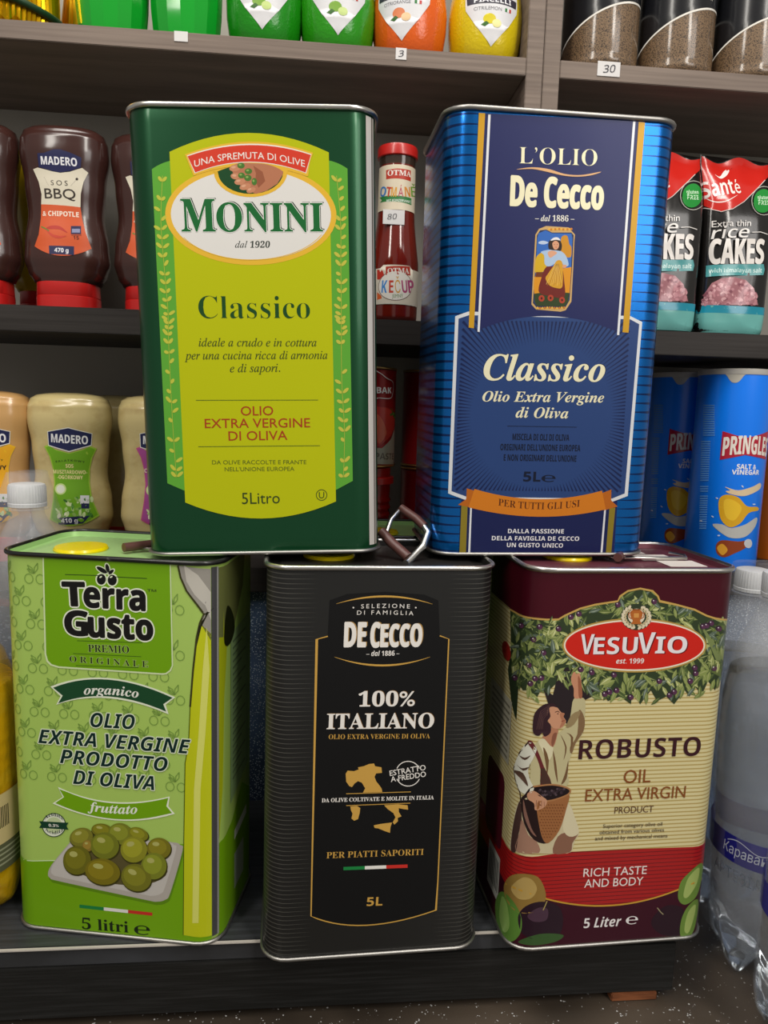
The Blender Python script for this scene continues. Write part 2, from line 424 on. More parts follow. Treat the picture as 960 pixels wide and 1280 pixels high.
# ================================================================== dark green and lime tin (upper left)
W_, D_, H_ = .1648, .1100, .3007
Mt = tinmat(-.08824, .56339, H0+.0018, .0603, -.00085, -.0345)
t, S = tin(W_, D_, H_, Mt, 'dark green tin with lime label, standing on the left and middle lower tins', mat('dark_green_lacquer', '0f4a2a', .3, .55, .3), M_METAL,
           M_METAL, seam=(.012, (0, .0052, 'd0ccc6'), (.0052, .0058, '6a5a50'), (.0062, .0085, 'a8a49c')))
A = Art(S, t); S.view(160, 120, 3)
f2 = lambda x, y: (x, y+840)       # second sheet of measurements lies 280 px (840 units) lower
A.poly('green_side_panel', [(90, 275)]+arc((90, 275), (122, 256), (160, 243), 6)+[(757, 243)]+arc((757, 243), (792, 255), (823, 273), 6)+[f2(843, 603), f2(780, 637), f2(212, 640), f2(148, 612)], '5ea838', 1)
A.poly('lime_panel', arc((156, 210), (452, 139), (753, 212))+[f2(780, 680)]+arc(f2(780, 680), f2(500, 744), f2(215, 684)), 'bac006', 2)
gold = 'e8b93a'
A.ell('oval_badge', 463, 447, 321, 189, gold, 3, 1, n=64)
A.ell('oval_badge', 463, 447, 300, 170, 'e4e2de', 4, 1, n=64)
A.stroke('oval_badge', [(463+290*math.cos(R(a)), 452+163*math.sin(R(a))) for a in range(25, 156, 6)], 2.5, gold, 4.6)
A.poly('arched_banner', arc((214, 220), (455, 172), (694, 214))+[(682, 250), (676, 300)]+arc((672, 302), (455, 262), (246, 300)), gold, 5)
A.poly('arched_banner', arc((222, 224), (455, 180), (688, 219))+[(668, 291)]+arc((668, 291), (456, 250), (251, 291)), 'eeeae0', 5.6)
A.poly('arched_banner', arc((224, 227), (455, 185), (686, 222))+[(666, 288)]+arc((666, 288), (456, 247), (253, 288)), 'd8402c', 6)
A.text('UNA SPREMUTA DI OLIVE', (250, 268), (664, 268), 25, 'f2eee6', 7, sag=30)
# half-round picture of a hand holding olives
A.poly('hand_picture', arc((318, 284), (455, 262), (600, 280))+[(460+138*math.cos(R(a)), 284+96*math.sin(R(a))) for a in range(0, 181, 12)], gold, 4.9)
A.poly('hand_picture', arc((336, 284), (455, 258), (582, 284))+[(460+122*math.cos(R(a)), 286+82*math.sin(R(a))) for a in range(2, 179, 11)], '1c4a28', 5.2)
A.poly('hand_picture', arc((500, 254), (545, 264), (582, 284))+[(580, 296), (560, 330), (520, 356), (480, 368), (455, 358)]+[(440, 352), (415, 330), (400, 300), (392, 285), (388, 262), (420, 251)], 'b9795a', 5.4)
for x, y, rx, ry, a in ((402, 271, 22, 12, -10), (405, 302, 20, 12, 5), (420, 322, 21, 12, -10), (440, 341, 22, 12, -15), (462, 354, 18, 10, -20)):
    A.ell('hand_picture', x, y, rx, ry, 'c98a68', 5.7, a, n=14); A.ell('hand_picture', x-6, y-3, rx*.4, ry*.4, 'dda888', 5.9, a, n=10)
A.poly('hand_picture', [(470, 262), (505, 285), (515, 320), (490, 345), (478, 320), (480, 290)], '9a5c42', 5.6)
for x, y, rx, ry in ((424, 262, 14, 11), (426, 299, 13, 11), (452, 283, 14, 11), (450, 308, 14, 12), (474, 322, 10, 14)):
    A.ell('hand_picture', x, y, rx, ry, '4c7a34', 6.1, n=14); A.ell('hand_picture', x-3, y-3, rx*.4, ry*.35, '8fae5c', 6.3, n=8)
G = '1c6a34'
for s, a, b, c in (('M', (203, 508), (329, 508), 120), ('ONINI', (335, 508), (731, 508), 105)):
    A.text(s, a, b, c, G, 7, 'b', off=.012, halo=(2.2, 'f4f2ee'), shadow=(6, -5, '3a4a3c'))
A.text('dal 1920', (402, 569), (533, 569), 24, '38403a', 6, 'i', shear=.12)
A.text('Classico', (266, 834), (683, 834), 84, '1e4a22', 4, 'b', off=-.012)
for s, a, b in (('ideale a crudo e in cottura', f2(266, 99), f2(707, 99)), ('per una cucina ricca di armonia', f2(213, 148), f2(748, 146)), ('e di sapori.', f2(383, 196), f2(571, 194))):
    A.text(s, a, b, 30, '3e4c20', 4, 'i', off=.004)
A.stroke('rule_line', [f2(255, 301), f2(713, 300)], 2, '3e5a20', 4); A.stroke('rule_line', [f2(264, 475), f2(720, 471)], 2, '3e5a20', 4)
for s, a, b in (('OLIO', f2(424, 358), f2(545, 357)), ('EXTRA VERGINE', f2(289, 405), f2(683, 402)), ('DI OLIVA', f2(378, 452), f2(598, 449))):
    A.text(s, a, b, 34, 'a83c1c', 4, off=.006)
A.text('DA OLIVE RACCOLTE E FRANTE', f2(316, 541), f2(669, 540), 15, '5c6a1c', 4); A.text("NELL'UNIONE EUROPEA", f2(363, 567), f2(624, 565), 15, '5c6a1c', 4)
A.text('5Litro', f2(428, 690), f2(570, 687), 42, '33451c', 4, off=-.004)
A.stroke('kosher_mark', [f2(726+20*math.cos(R(a)), 656+20*math.sin(R(a))) for a in range(0, 360, 20)], 2.5, '33451c', 4, True); A.text('U', f2(716, 668), f2(736, 668), 23, '33451c', 4)
for k, pts in enumerate(([(130, 300), (124, 470), (136, 640), (150, 800), f2(152, 60), f2(160, 240), f2(170, 420), f2(182, 590)], [(782, 300), (797, 470), (798, 640), (800, 800), f2(800, 60), f2(802, 240), f2(812, 420), f2(808, 590)])):
    branch(A, 'olive_branch#%d' % k, pts, 44, 26, 13, 'c6c04a' if k else 'c2c446', 3, RND)
A.flush()
# ================================================================== blue tin (upper right)
W_, D_, H_ = .1661, .1111, .3126
Mt = tinmat(.11343, .59582, H0+.0018, .11074, .0225, -.0065)
t, S = tin(W_, D_, H_, Mt, 'blue tin with striped shiny edges and orange ribbon, on the lower tins', stripes('blue_striped_lacquer', '0a6cc0', '12336e', .0066, .16, .083, .050, .75, .25), M_METAL2,
           M_METAL2, seam=(.022, (0, .003, 'c8c4be'),))
A = Art(S, t); S.view(520, 120, 2.909)
g2 = lambda x, y: ((510+x/2.824-520)*2.909, (400+y/2.824-120)*2.909)
navy, frame, gold, cream = '262a66', 'd9dce0', 'c9981e', 'ece6c2'
A.poly('navy_panel', [(228, 62), (829, 94), (790, 560), (765, 940), (720, 1660)]+[g2(717, 832), g2(180, 820), (192, 900), (205, 560)], '1d2458', 1)
A.poly('framed_panel', [(190, 784), (143, 801), g2(142, 612), g2(205, 636), g2(722, 641), g2(775, 621), (822, 822), (778, 800)], frame, 2)
A.poly('framed_panel', [(192, 797), (155, 810), g2(154, 604), g2(208, 624), g2(720, 630), g2(764, 612), (811, 830), (778, 812)], '294378', 2.6)
cx, cy = g2(470, 335)
for k in range(150):
    a = 2*math.pi*k/150; c, s = math.cos(a), math.sin(a)
    r0 = 1/math.hypot(c/255, s/262); x1 = 303/max(abs(c), 1e-6); y1 = (276 if s > 0 else 340)/max(abs(s), 1e-6); r1 = min(x1, y1)
    if r1 < r0+8: continue
    lean = lambda x, y: (cx+x-(y)*.055, cy+y+.012*x)
    wd = .0095
    A.poly('sunburst_rays', [lean(r0*c, r0*s), lean(r1*math.cos(a-wd), r1*math.sin(a-wd)), lean(r1*math.cos(a+wd), r1*math.sin(a+wd))], '14224e', 3.4)
A.poly('navy_panel', [(226, 700), (735, 720), (735, 850)]+arc((732, 858), (480, 800), (228, 850)), '1d2458', 3.8)
for xs, c in (((228, 62, 251, 64, 210, 845, 191, 842), gold), ((262, 68, 271, 68, 231, 858, 223, 857), 'e0e2e6'), ((788, 94, 797, 94, 738, 870, 730, 869), 'e0e2e6'), ((809, 95, 832, 97, 772, 861, 750, 859), gold)):
    A.poly('gold_side_stripe' if c == gold else 'white_side_stripe', [xs[:2], xs[2:4], xs[4:6], xs[6:]], c, 4.4)
A.poly('navy_panel', [g2(185, 655), g2(730, 664), g2(715, 831), g2(180, 822)], '182050', 3.8)
for xs, c in (((188, 655, 210, 655, 204, 822, 181, 821), '8a7a26'), ((219, 660, 225, 660, 219, 822, 212, 822), 'e0e2e6'), ((692, 668, 698, 668, 685, 829, 678, 829), 'e0e2e6'), ((710, 664, 731, 662, 716, 829, 697, 829), '8a7a26')):
    A.poly('gold_side_stripe', [g2(*xs[:2]), g2(*xs[2:4]), g2(*xs[4:6]), g2(*xs[6:])], c, 4.4)
org = 'd07a1e'
A.poly('orange_ribbon', [g2(207, 594), g2(240, 604), g2(236, 664), g2(176, 652), g2(205, 632)], 'b8641a', 4.6)
A.poly('orange_ribbon', [g2(717, 598), g2(686, 610), g2(690, 672), g2(739, 658), g2(716, 636)], 'b8641a', 4.6)
A.poly('orange_ribbon', arc(g2(234, 596), g2(460, 632), g2(684, 602))+arc(g2(697, 668), g2(458, 694), g2(213, 661)), org, 5.2)
A.text('PER TUTTI GLI USI', g2(318, 654), g2(605, 658), 24*1.03, '5a2a10', 6, 'b', off=-.008, sag=-12)
A.text('L’OLIO', (374, 246), (657, 255), 60, cream, 5, 'b', off=-.012)
A.poly('gold_swoosh', spl([(364, 268), (420, 260), (480, 266), (540, 284), (600, 288), (672, 276), (640, 288), (590, 294), (535, 290), (470, 275), (420, 266)]), 'd8a878', 5)
A.text('De Cecco', (343, 398), (677, 412), 106, cream, 5, 'sb', off=.03, shadow=(3, -2, '14183c'))
A.text('– dal 1886 –', (432, 455), (575, 457), 21, 'e2e0d8', 5, 'bi')
# framed picture of a farm girl with a wheat sheaf (view of its own)
vx = lambda x, y: ((660+x/11.123-520)*2.909, (280+y/11.123-120)*2.909)
fr = [vx(*p) for p in [(150, 70), (250, 30), (560, 50), (650, 150), (640, 250), (625, 620), (600, 1080), (520, 1200), (450, 1220), (110, 1190), (45, 1120), (70, 640), (100, 150)]]
A.poly('farm_girl_picture', fr, 'c9a468', 5)
A.poly('farm_girl_picture', [vx(*p) for p in [(165, 90), (250, 80), (330, 120), (600, 120), (632, 160), (608, 620), (575, 1060), (510, 1170), (120, 1165), (65, 1100), (95, 640), (120, 160)]], '1e2c54', 5.4)
inn = [(145, 130), (240, 90), (330, 130), (600, 135), (615, 200), (595, 620), (560, 1060), (500, 1150), (120, 1140), (82, 1080), (105, 620), (125, 200)]
A.poly('farm_girl_picture', [vx(*p) for p in inn], '2f66b8', 5.8)
def fp(pts, c, l, sm=True): A.poly('farm_girl_picture', [vx(*p) for p in (spl(pts) if sm else pts)], c, l)
fp([(150, 250), (210, 235), (280, 260), (220, 285), (150, 275)], 'b8c8e0', 6.0)
fp([(460, 190), (540, 165), (570, 280), (600, 330), (590, 460), (500, 450), (455, 380)], 'c88a20', 6.0)
fp([(110, 470), (200, 400), (260, 480), (240, 640), (100, 680)], 'd0a81c', 6.0)
fp([(90, 740), (200, 720), (240, 900), (140, 1000), (85, 980)], 'd8901a', 6.0); fp([(480, 620), (600, 600), (575, 960), (500, 980)], 'd8901a', 6.0, False)
fp([(110, 670), (210, 670), (200, 740), (100, 740)], '6e3414', 6.2, False)
fp([(85, 970), (300, 940), (570, 960), (555, 1080), (500, 1150), (120, 1140), (85, 1080)], '30401e', 6.2, False)
fp([(240, 610), (330, 590), (460, 600), (500, 800), (500, 1020), (330, 1010), (150, 950), (180, 760)], '6e2018', 6.6)
fp([(175, 390), (300, 360), (430, 370), (520, 440), (560, 570), (500, 590), (440, 520), (300, 590), (230, 560), (220, 440)], 'a8c0dc', 6.8)
fp([(270, 400), (330, 370), (400, 400), (360, 440), (300, 470)], 'd8a080', 7.0)
fp([(285, 250), (330, 215), (420, 215), (465, 280), (455, 370), (400, 370), (310, 360), (280, 330)], '2c1c14', 7.0)
fp([(335, 270), (380, 235), (425, 270), (420, 330), (385, 360), (350, 340)], 'd49a78', 7.2)
fp([(310, 235), (350, 195), (410, 190), (445, 230), (380, 222)], 'e2e2e6', 7.4)
for x in (362, 402): A.ell('farm_girl_picture', *vx(x, 288), 2, 1.2, '2c1c14', 7.5, n=6)
A.ell('farm_girl_picture', *vx(386, 325), 3, 1.2, 'a02820', 7.5, n=6)
fp([(340, 600), (400, 510), (470, 530), (480, 700), (470, 880), (380, 890), (290, 850), (240, 760), (270, 700)], 'd09a28', 7.2)
for k in range(16):
    x = 250+k*15; A.stroke('farm_girl_picture', [vx(400+(k-8)*3, 560), vx(x, 840+20*math.sin(k*2.1))], 1.6, 'a86a18' if k % 2 else 'e8c060', 7.4)
fp([(480, 570), (530, 575), (520, 610), (480, 610)], 'd49a78', 7.5)
for x, y in ((185, 1035), (310, 1030), (470, 1060)):
    A.ell('farm_girl_picture', *vx(x, y), 11, 12, 'b04028', 7, n=10); A.ell('farm_girl_picture', *vx(x, y), 4, 5, '4a1410', 7.2, n=8)
for y0, y1, x0, x1 in ((55, 95, 290, 600), (1135, 1200, 130, 500)):
    for k in range(12): A.ell('farm_girl_picture', *vx(x0+(x1-x0)*k/11, (y0+y1)/2+4*math.sin(k)), 4, 4.5, 'c87a20' if k % 2 else 'e8b040', 7, n=7)
k2 = 1.03
A.text('Classico', g2(266, 211), g2(692, 217), 88*k2, cream, 5, 'bi', off=.01, shadow=(3, -2, '14183c'))
A.text('Olio Extra Vergine', g2(262, 287), g2(690, 291), 35*k2, cream, 5, 'bi', off=.006); A.text('di Oliva', g2(379, 344), g2(564, 347), 36*k2, cream, 5, 'bi', off=.006)
A.stroke('rule_line', [g2(350, 374), g2(595, 378)], 2, '14203e', 5)
for s, a, b in (('MISCELA DI OLI DI OLIVA', (368, 423), (568, 426)), ("ORIGINARI DELL'UNIONE EUROPEA", (325, 459), (607, 463)), ("E NON ORIGINARI DELL'UNIONE", (337, 496), (593, 500))):
    A.text(s, g2(*a), g2(*b), 22*k2, '10182e', 5, 'sb')
A.text('5L', g2(406, 569), g2(466, 570), 34*k2, '10182e', 5, 'sb', off=.01); A.text('℮', g2(470, 570), g2(519, 571), 30*k2, '10182e', 5, off=.012)
for s, a, b in (('DALLA PASSIONE', (352, 752), (549, 753)), ('DELLA FAVIGLIA DE CECCO', (295, 777), (603, 779)), ('UN GUSTO UNICO', (348, 801), (546, 803))):
    A.text(s, g2(*a), g2(*b), 15*k2, 'e6e6ea', 5, 'sb')
A.flush()
# ================================================================== light green tin with olives (lower left)
W_, D_, H_ = .1606, .0970, H0
LG, BG = 'aacb63', '74a80e'
Mt = tinmat(-.1893, .54747, .0004, -.09425, .0080, .0040)
M_TERRA = mat('light_green_lacquer', LG, .33, .12, .25)
t, S = tin(W_, D_, H_, Mt, 'light green tin printed with a plate of olives, lower left', M_TERRA, M_BLACKRIM, mat('pale_green_lid', 'a8d088', .35, .2),
           seam=(.013, (0, .0042, '4a4a4c'), (.0042, .0056, '9a9a98')), cap_at=(-.037, -.012))
TERRA, TERRA_S = t, S
A = Art(S, t); S.view(0, 650, 3)
t2 = lambda x, y: (x, y+810)
UM = S.W/2-S.R
# olive sprig pattern all over
def sprig(u, v, s, c, L):
    for dx in (-.0042, .0042):
        A.s_ring = [(u+dx*s+.0034*s*math.cos(R(a)), v+.0038*s*math.sin(R(a))) for a in range(0, 360, 30)]
        V = []; F = []
        for p, q in ((1, 0), (.84, 0)):
            V += [(u+dx*s+(x-u-dx*s)*p, v+(y-v)*p) for x, y in A.s_ring]
        n = len(A.s_ring)
        for i in range(n): F.append((i, (i+1) % n, n+(i+1) % n, n+i))
        A.add('olive_sprig_pattern', V, F, c, L)
    for a, l in ((70, .008), (130, .0075), (150, .006)):
        P_ = [(u+math.cos(R(a))*l*s*k+math.cos(R(a+90))*o*s, v+.004*s+math.sin(R(a))*l*s*k+math.sin(R(a+90))*o*s) for k, o in ((0, 0), (.5, -.0013), (1, 0), (.5, .0013))]
        for i in range(4):
            p, q = Vector(P_[i]), Vector(P_[(i+1) % 4]); d = (q-p).normalized(); nn = Vector((-d.y, d.x))*.0003
            A.add('olive_sprig_pattern', [p-nn, q-nn, q+nn, p+nn], [(0, 1, 2, 3)], c, L)
row = 0; v = .125
while v < .287:
    for k in range(-4, 4):
        u = k*.0225+(row % 2)*.011+.004
        if -.088 < u < .052: sprig(u, v, 1.0, '7fa24a', 1)
    v += .0165; row += 1
A.poly('lime_logo_panel', [(160, 130), (641, 160), (650, 545), (642, 565), (625, 578), (610, 580), (220, 554), (190, 545), (175, 530), (168, 500)], 'd8e8b8', 2)
A.poly('lime_logo_panel', [(165, 130), (637, 160), (645, 545), (637, 562), (622, 573), (608, 574), (222, 548), (195, 540), (181, 526), (174, 500)], BG, 2.6)
A.stroke('rule_line', [(245, 204), (380, 208)], 3, '2a4a14', 3.4, taper=False); A.stroke('rule_line', [(435, 213), (552, 219)], 3, '2a4a14', 3.4)
for L, c, e in ((3.2, 'e6f0d0', 5), (3.9, '141414', 0)):
    A.ell('olive_emblem', 381, 222, 17+e, 20+e, c, L); A.ell('olive_emblem', 422, 225, 17+e, 20+e, c, L)
    A.ell('olive_emblem', 383, 187, 22+e, 8+e*.7, c, L, 30); A.ell('olive_emblem', 404, 180, 16+e, 7+e*.7, c, L, 75); A.ell('olive_emblem', 418, 194, 12+e, 6+e*.6, c, L, -40)
for x in (375, 414): A.ell('olive_emblem', x+4, 213, 6, 3, 'e6f0d0', 4.3, -30, n=8)
TX = dict(halo=(5, 'eef4e0'))
A.text('T', (240, 320), (322, 322), 88, '161414', 6, 'sb', off=.035, **TX); A.text('erra', (318, 324), (545, 339), 94, '161414', 6.2, 'sb', off=.035, **TX)
A.text('G', (246, 428), (330, 434), 90, '161414', 6, 'sb', off=.035, **TX); A.text('usto', (335, 436), (574, 450), 94, '161414', 6.2, 'sb', off=.035, **TX)
A.text('™', (553, 275), (587, 277), 16, '2a3a18', 4)
A.stroke('rule_line', [(290, 452), (535, 460)], 2, '2a4a14', 3.4); A.stroke('rule_line', [(275, 500), (530, 512)], 2, '2a4a14', 3.4); A.stroke('rule_line', [(285, 545), (520, 553)], 2, '2a4a14', 3.4)
A.text('PREMIO', (332, 493), (486, 499), 27, '1e2a14', 4, 'b', halo=(1.2, 'b8d878')); A.text('ORIGINALE', (262, 531), (557, 552), 23, '1e2a14', 4, 'b', track=1.5, off=-.006, halo=(1.2, 'b8d878'))
rib = arc((190, 624), (410, 592), (658, 664))+[(622, 692), (633, 728)]+arc((633, 728), (410, 668), (212, 692))+[(228, 660)]
A.poly('dark_green_ribbon', rib, 'e8f0d8', 2)
A.poly('dark_green_ribbon', arc((200, 628), (410, 598), (648, 666))+[(613, 690), (624, 718)]+arc((624, 718), (410, 661), (219, 687))+[(236, 658)], '1c4a2c', 2.8)
A.text('organico', (316, 654), (521, 667), 34, 'eef0e6', 4, 'bi', off=.008, sag=6)
SC = dict(st='sbi', off=.0, halo=(4, 'dfeacc'), shear=.06)
ink = '0e2c2a'
A.text('OLIO', (341, 775), (508, 784), 54, ink, 5, **SC)
for s, a, b, c in (('EXTRA VERGINE', (145, 25), (716, 66), 52), ('PRODOTTO', (226, 100), (630, 132), 52), ('DI OLIVA', (275, 178), (579, 202), 52)):
    A.text(s, t2(*a), t2(*b), c, ink, 5, **SC)
rb = lambda e: [t2(*p) for p in ([(218+e, 190+e*1.6)]+arc((222+e, 192+e), (420, 246+e), (637-e, 226+e))[1:]+[(632-e*1.5, 262), (656-e*2, 291-e*.6)]+arc((656-e*2, 291-e), (430, 315-e), (198+e*2, 252-e*.3))[1:]+[(236+e, 228)])]
A.poly('lime_ribbon', rb(0), 'eef4e0', 2); A.poly('lime_ribbon', rb(5), BG, 2.8)
A.text('fruttato', t2(330, 278), t2(516, 290), 34, 'f0f4e8', 4, 'bi', off=.008, sag=-5)
# lower green field and sprigs down to it
f0, f1, f2_, f3 = S.px(*t2(95, 462)), S.px(*t2(300, 470)), S.px(*t2(560, 420)), S.px(*t2(684, 404))
A.poly('green_base_field', [(-S.side, .003), (UM+.0126, .003), (UM+.0126, f3.y), f3, f2_, f1, f0, (-S.side, f0.y)], BG, 1.4, True)
A.stroke('white_field_line', [t2(90, 462), t2(200, 466), t2(300, 470)], 3, 'd8ecc0', 1.9)
pl = [(181, 515), (196, 480), (262, 400), (275, 390), (440, 385), (640, 396), (676, 408), (685, 430), (640, 585), (622, 612), (590, 620), (540, 612), (230, 545), (190, 532)]
A.poly('plate_of_olives', [t2(x+4, y+12) for x, y in spl(pl, n=3)], '5e8a10', 2.3)
A.poly('plate_of_olives', [t2(*p) for p in spl(pl, n=3)], 'b4aea6', 2.8)
A.poly('plate_of_olives', [t2(225+(x-225)*.93+8, 400+(y-400)*.9) for x, y in spl(pl, n=3)], 'c6c2bc', 3.1)
A.ell('plate_of_olives', *t2(440, 480), 190, 75, '5a5230', 3.3, 8)
for x, y, rx, ry, a, c in ((384, 352, 40, 25, 8, '76741e'), (520, 366, 38, 24, 20, '7e7e20'), (306, 378, 44, 35, -15, '7c7a2a'), (452, 365, 46, 40, 10, '7a8028'), (597, 420, 45, 40, 5, '7a7420'), (330, 410, 20, 22, 0, '8a7430'),
                          (290, 464, 52, 54, 10, '6c6a1c'), (394, 410, 54, 50, 15, '747a24'), (503, 424, 50, 49, -10, '8c8c28'), (578, 486, 48, 50, 10, '7c8428'), (386, 507, 66, 49, 10, '7a701a'), (512, 529, 58, 50, 25, '747422')):
    L = 3.6+.02*y/4+.001*x
    A.ell('plate_of_olives', *t2(x+2, y+4), rx+2, ry+2, '3c3a12', L, a); A.ell('plate_of_olives', *t2(x, y), rx, ry, c, L+.15, a)
    A.ell('plate_of_olives', *t2(x-rx*.1, y-ry*.12), rx*.74, ry*.72, '%02x%02x%02x' % tuple(min(255, int(int(c[i:i+2], 16)*1.16)) for i in (0, 2, 4)), L+.3, a)
    A.ell('plate_of_olives', *t2(x-rx*.25, y-ry*.42), rx*.3, ry*.2, 'b4b468', L+.45, a, n=12)
# round badge with ribbon
A.ell('acidity_badge', *t2(203, 333), 45, 45, '1c4030', 3, n=32); A.ell('acidity_badge', *t2(203, 333), 42, 42, 'e6ecd8', 3.5, n=32); A.ell('acidity_badge', *t2(203, 333), 30, 30, 'c4d4a4', 3.8, n=28)
A.text('Acidità', t2(168, 314), t2(238, 316), 12, '1c3030', 4.3, 'b', sag=16); A.text('Acidità', t2(170, 352), t2(238, 354), 12, '1c3030', 4.3, 'b', sag=-14)
A.poly('acidity_badge', [t2(*p) for p in [(148, 318), (258, 324), (250, 336), (258, 350), (148, 343), (156, 330)]], '16402c', 4.6)
A.text('0,3%', t2(184, 338), t2(222, 340), 10, 'f0f0e8', 5.2, 'sb')
flag(A, *t2(299, 631), *t2(572, 661), 12, 3)
A.text('5 litri', t2(309, 722), t2(483, 736), 41, '15240c', 3.2, 'b'); A.text('℮', t2(505, 742), t2(564, 746), 44, '15240c', 3.2, off=.006)
# oil stream and glass bottle beside the seam, running round the corner
e0, e1 = UM+.0126, UM+.0188
px = S.px
oil = [(668, 170), (678, 215), (700, 265), (740, 318), (765, 352), (750, 385), (738, 440), (725, 560), (714, 700), (708, 840)]+[t2(695, 100), t2(690, 400), t2(688, 745)]
V = [px(*p) for p in oil]
A.poly('oil_stream_picture', V[5:]+[Vector((e0, .006)), Vector((e0, .24))], 'c4cc1c', 3, True)
A.poly('oil_stream_picture', V[:6]+[Vector((e0, .235)), Vector((e0, H_-.006))], '9c9890', 3, True)
A.poly('oil_stream_picture', [px(*p) for p in [(690, 168), (700, 230), (730, 280), (770, 320)]]+[Vector((e0, .25)), Vector((e0, .27)), Vector((UM+.004, H_-.01))], 'c6c2b8', 3.3, True)
A.stroke('oil_stream_picture', oil[:9], 7, '3c3c18', 3.8)
A.stroke('oil_stream_picture', [(800, 330), (775, 350), (750, 400), (738, 470)], 9, '20200c', 3.9, taper=True)
A.stroke('oil_stream_picture', oil[7:], 3, '50600c', 3.7)
A.poly('oil_stream_picture', [px(*p) for p in [(775, 400), (760, 560), (745, 800)]]+[px(*t2(728, 200)), px(*t2(722, 700)), px(*t2(745, 700)), px(*t2(752, 200)), px(770, 800), px(785, 560)], 'dce070', 3.5, True)
A.flush()
# the side face that shows: oil stream, text block, base
A = Art(S, t); U0 = e1; U1 = S.side
A.poly('oil_stream_picture', [(U0, H_-.006), (U0+.018, H_-.006), (U0+.013, .24), (U0+.006, .19), (U0+.004, .12), (U0, .08)], 'a8b418', 3, True)
A.poly('oil_stream_picture', [(U0, H_-.006), (U0+.055, H_-.006), (U0+.05, .262), (U0+.03, .238), (U0+.018, .232), (U0, .236)], '6e7440', 3.4, True)
A.poly('oil_stream_picture', spl([(U0+.01, .255), (U0+.022, .25), (U0+.03, .235), (U0+.02, .226), (U0+.006, .23)]), '20240c', 3.8, True)
A.poly('side_text_block', [(U0+.02, .232), (U1-.004, .236), (U1-.004, .11), (U0+.02, .098)], '8aa870', 3, True)
for k in range(22):
    y = .224-k*.0052; A.poly('side_text_line', [(U0+.025, y), (U1-.012-.01*(k % 3), y+.0008), (U1-.012-.01*(k % 3), y+.0024), (U0+.025, y+.0016)], '56694a', 3.5, True)
A.poly('green_base_field', [(U0, .003), (U1+.0, .003), (U1, .085), (U0+.05, .1), (U0+.025, .082), (U0, .078)], BG, 2, True)
A.poly('barcode_label', [(U0+.03, .02), (U0+.055, .02), (U0+.055, .05), (U0+.03, .05)], 'a8b8a0', 3, True)
A.poly('barcode_label', [(U0+.03, .062), (U1-.008, .066), (U1-.008, .074), (U0+.03, .07)], 'd8e0d0', 3, True)
A.flush()
# ================================================================== black tin (lower middle)
W_, D_, H_ = .1603, .1101, H0
Mt = tinmat(-.0069, .54162, .0004, .14036, -.0060, .0040)
t, S = tin(W_, D_, H_, Mt, 'matt black olive oil tin with gold outline and map of Italy, lower middle tin', stripes('black_lined_lacquer', '1e1e1d', '55544f', .00335, .10, .0801, .045, .1, .42), M_METAL,
           mat('black_lid', '2a2826', .4, .3), cap_at=(-.035, .0), handle='raised')
A = Art(S, t, 'tin'); S.view(310, 680, 2.909)
b2 = lambda x, y: (x, y+727.3)
gold, wt = 'c79c4a', 'e8e4de'
A.fin = 'satin'
fr = [(290, 335), (250, 346), b2(229, 625)]+arc(b2(229, 625), b2(430, 658), b2(683, 603))[1:]+[b2(690, 500), (730, 345), (697, 333)]
A.poly('black_panel', [(290, 335), (297, 205), (360, 182), (500, 174), (640, 184), (692, 205), (697, 333), (730, 345), b2(683, 603)]+arc(b2(683, 603), b2(430, 658), b2(229, 625))[1:]+[(250, 346)], '101011', 1)
A.stroke('gold_outline', fr, 4, gold, 2)
A.stroke('gold_outline', arc((321, 217), (498, 190), (670, 218)), 6, gold, 2, taper=True); A.stroke('gold_outline', arc((314, 410), (488, 441), (662, 410)), 6, gold, 2, taper=True)
A.text('SELEZIONE', (411, 234), (588, 234), 15, wt, 2, track=1.4, sag=2); A.text('DI FAMIGLIA', (396, 257), (601, 259), 15, wt, 2, track=1.4, sag=2)
for x in (383, 610): A.ell('lettering', x, 231, 3, 3, wt, 2, n=8)
A.text('DE', (350, 373), (426, 373), 88, wt, 3.5, 'sb', off=.03, shadow=(6, -3, 'a8844a')); A.text('C', (445, 374), (476, 374), 88, wt, 3.5, 'sb', off=.03, shadow=(6, -3, 'a8844a')); A.text('ECCO', (482, 373), (630, 371), 80, wt, 3.5, 'sb', off=.03, shadow=(6, -3, 'a8844a'))
A.text('– dal 1886 –', (430, 407), (550, 405), 18, wt, 2, 'sbi')
A.text('100%', (401, 590), (605, 588), 52, wt, 3, 'b', off=.014, shadow=(2, -2, '8a6430')); A.text('ITALIANO', (286, 672), (674, 668), 54, wt, 3, 'b', off=.014, shadow=(2, -2, '8a6430'))
A.text('OLIO EXTRA VERGINE DI OLIVA', (293, 709), (661, 706), 17, gold, 2, 'b', off=-.005)
mp = [(355, 108), (362, 96), (385, 98), (402, 92), (400, 84), (420, 80), (440, 72), (458, 70), (462, 80), (485, 84), (487, 104), (466, 106), (460, 118), (466, 135), (478, 150), (486, 162), (488, 174), (418, 176), (426, 160), (414, 140), (400, 134), (388, 142), (378, 156), (368, 152), (357, 136)]
A.poly('italy_map', [b2(*p) for p in mp], gold, 2)
A.poly('italy_map', [b2(*p) for p in [(495, 222), (545, 218), (580, 222), (582, 238), (566, 236), (548, 232), (548, 246), (558, 262), (544, 268), (545, 280), (532, 292), (526, 284), (536, 266), (528, 250), (508, 236)]], gold, 2)
A.poly('italy_map', [b2(*p) for p in [(457, 295), (480, 290), (512, 286), (524, 284), (518, 300), (516, 322), (498, 316), (474, 306), (460, 304)]], gold, 2)
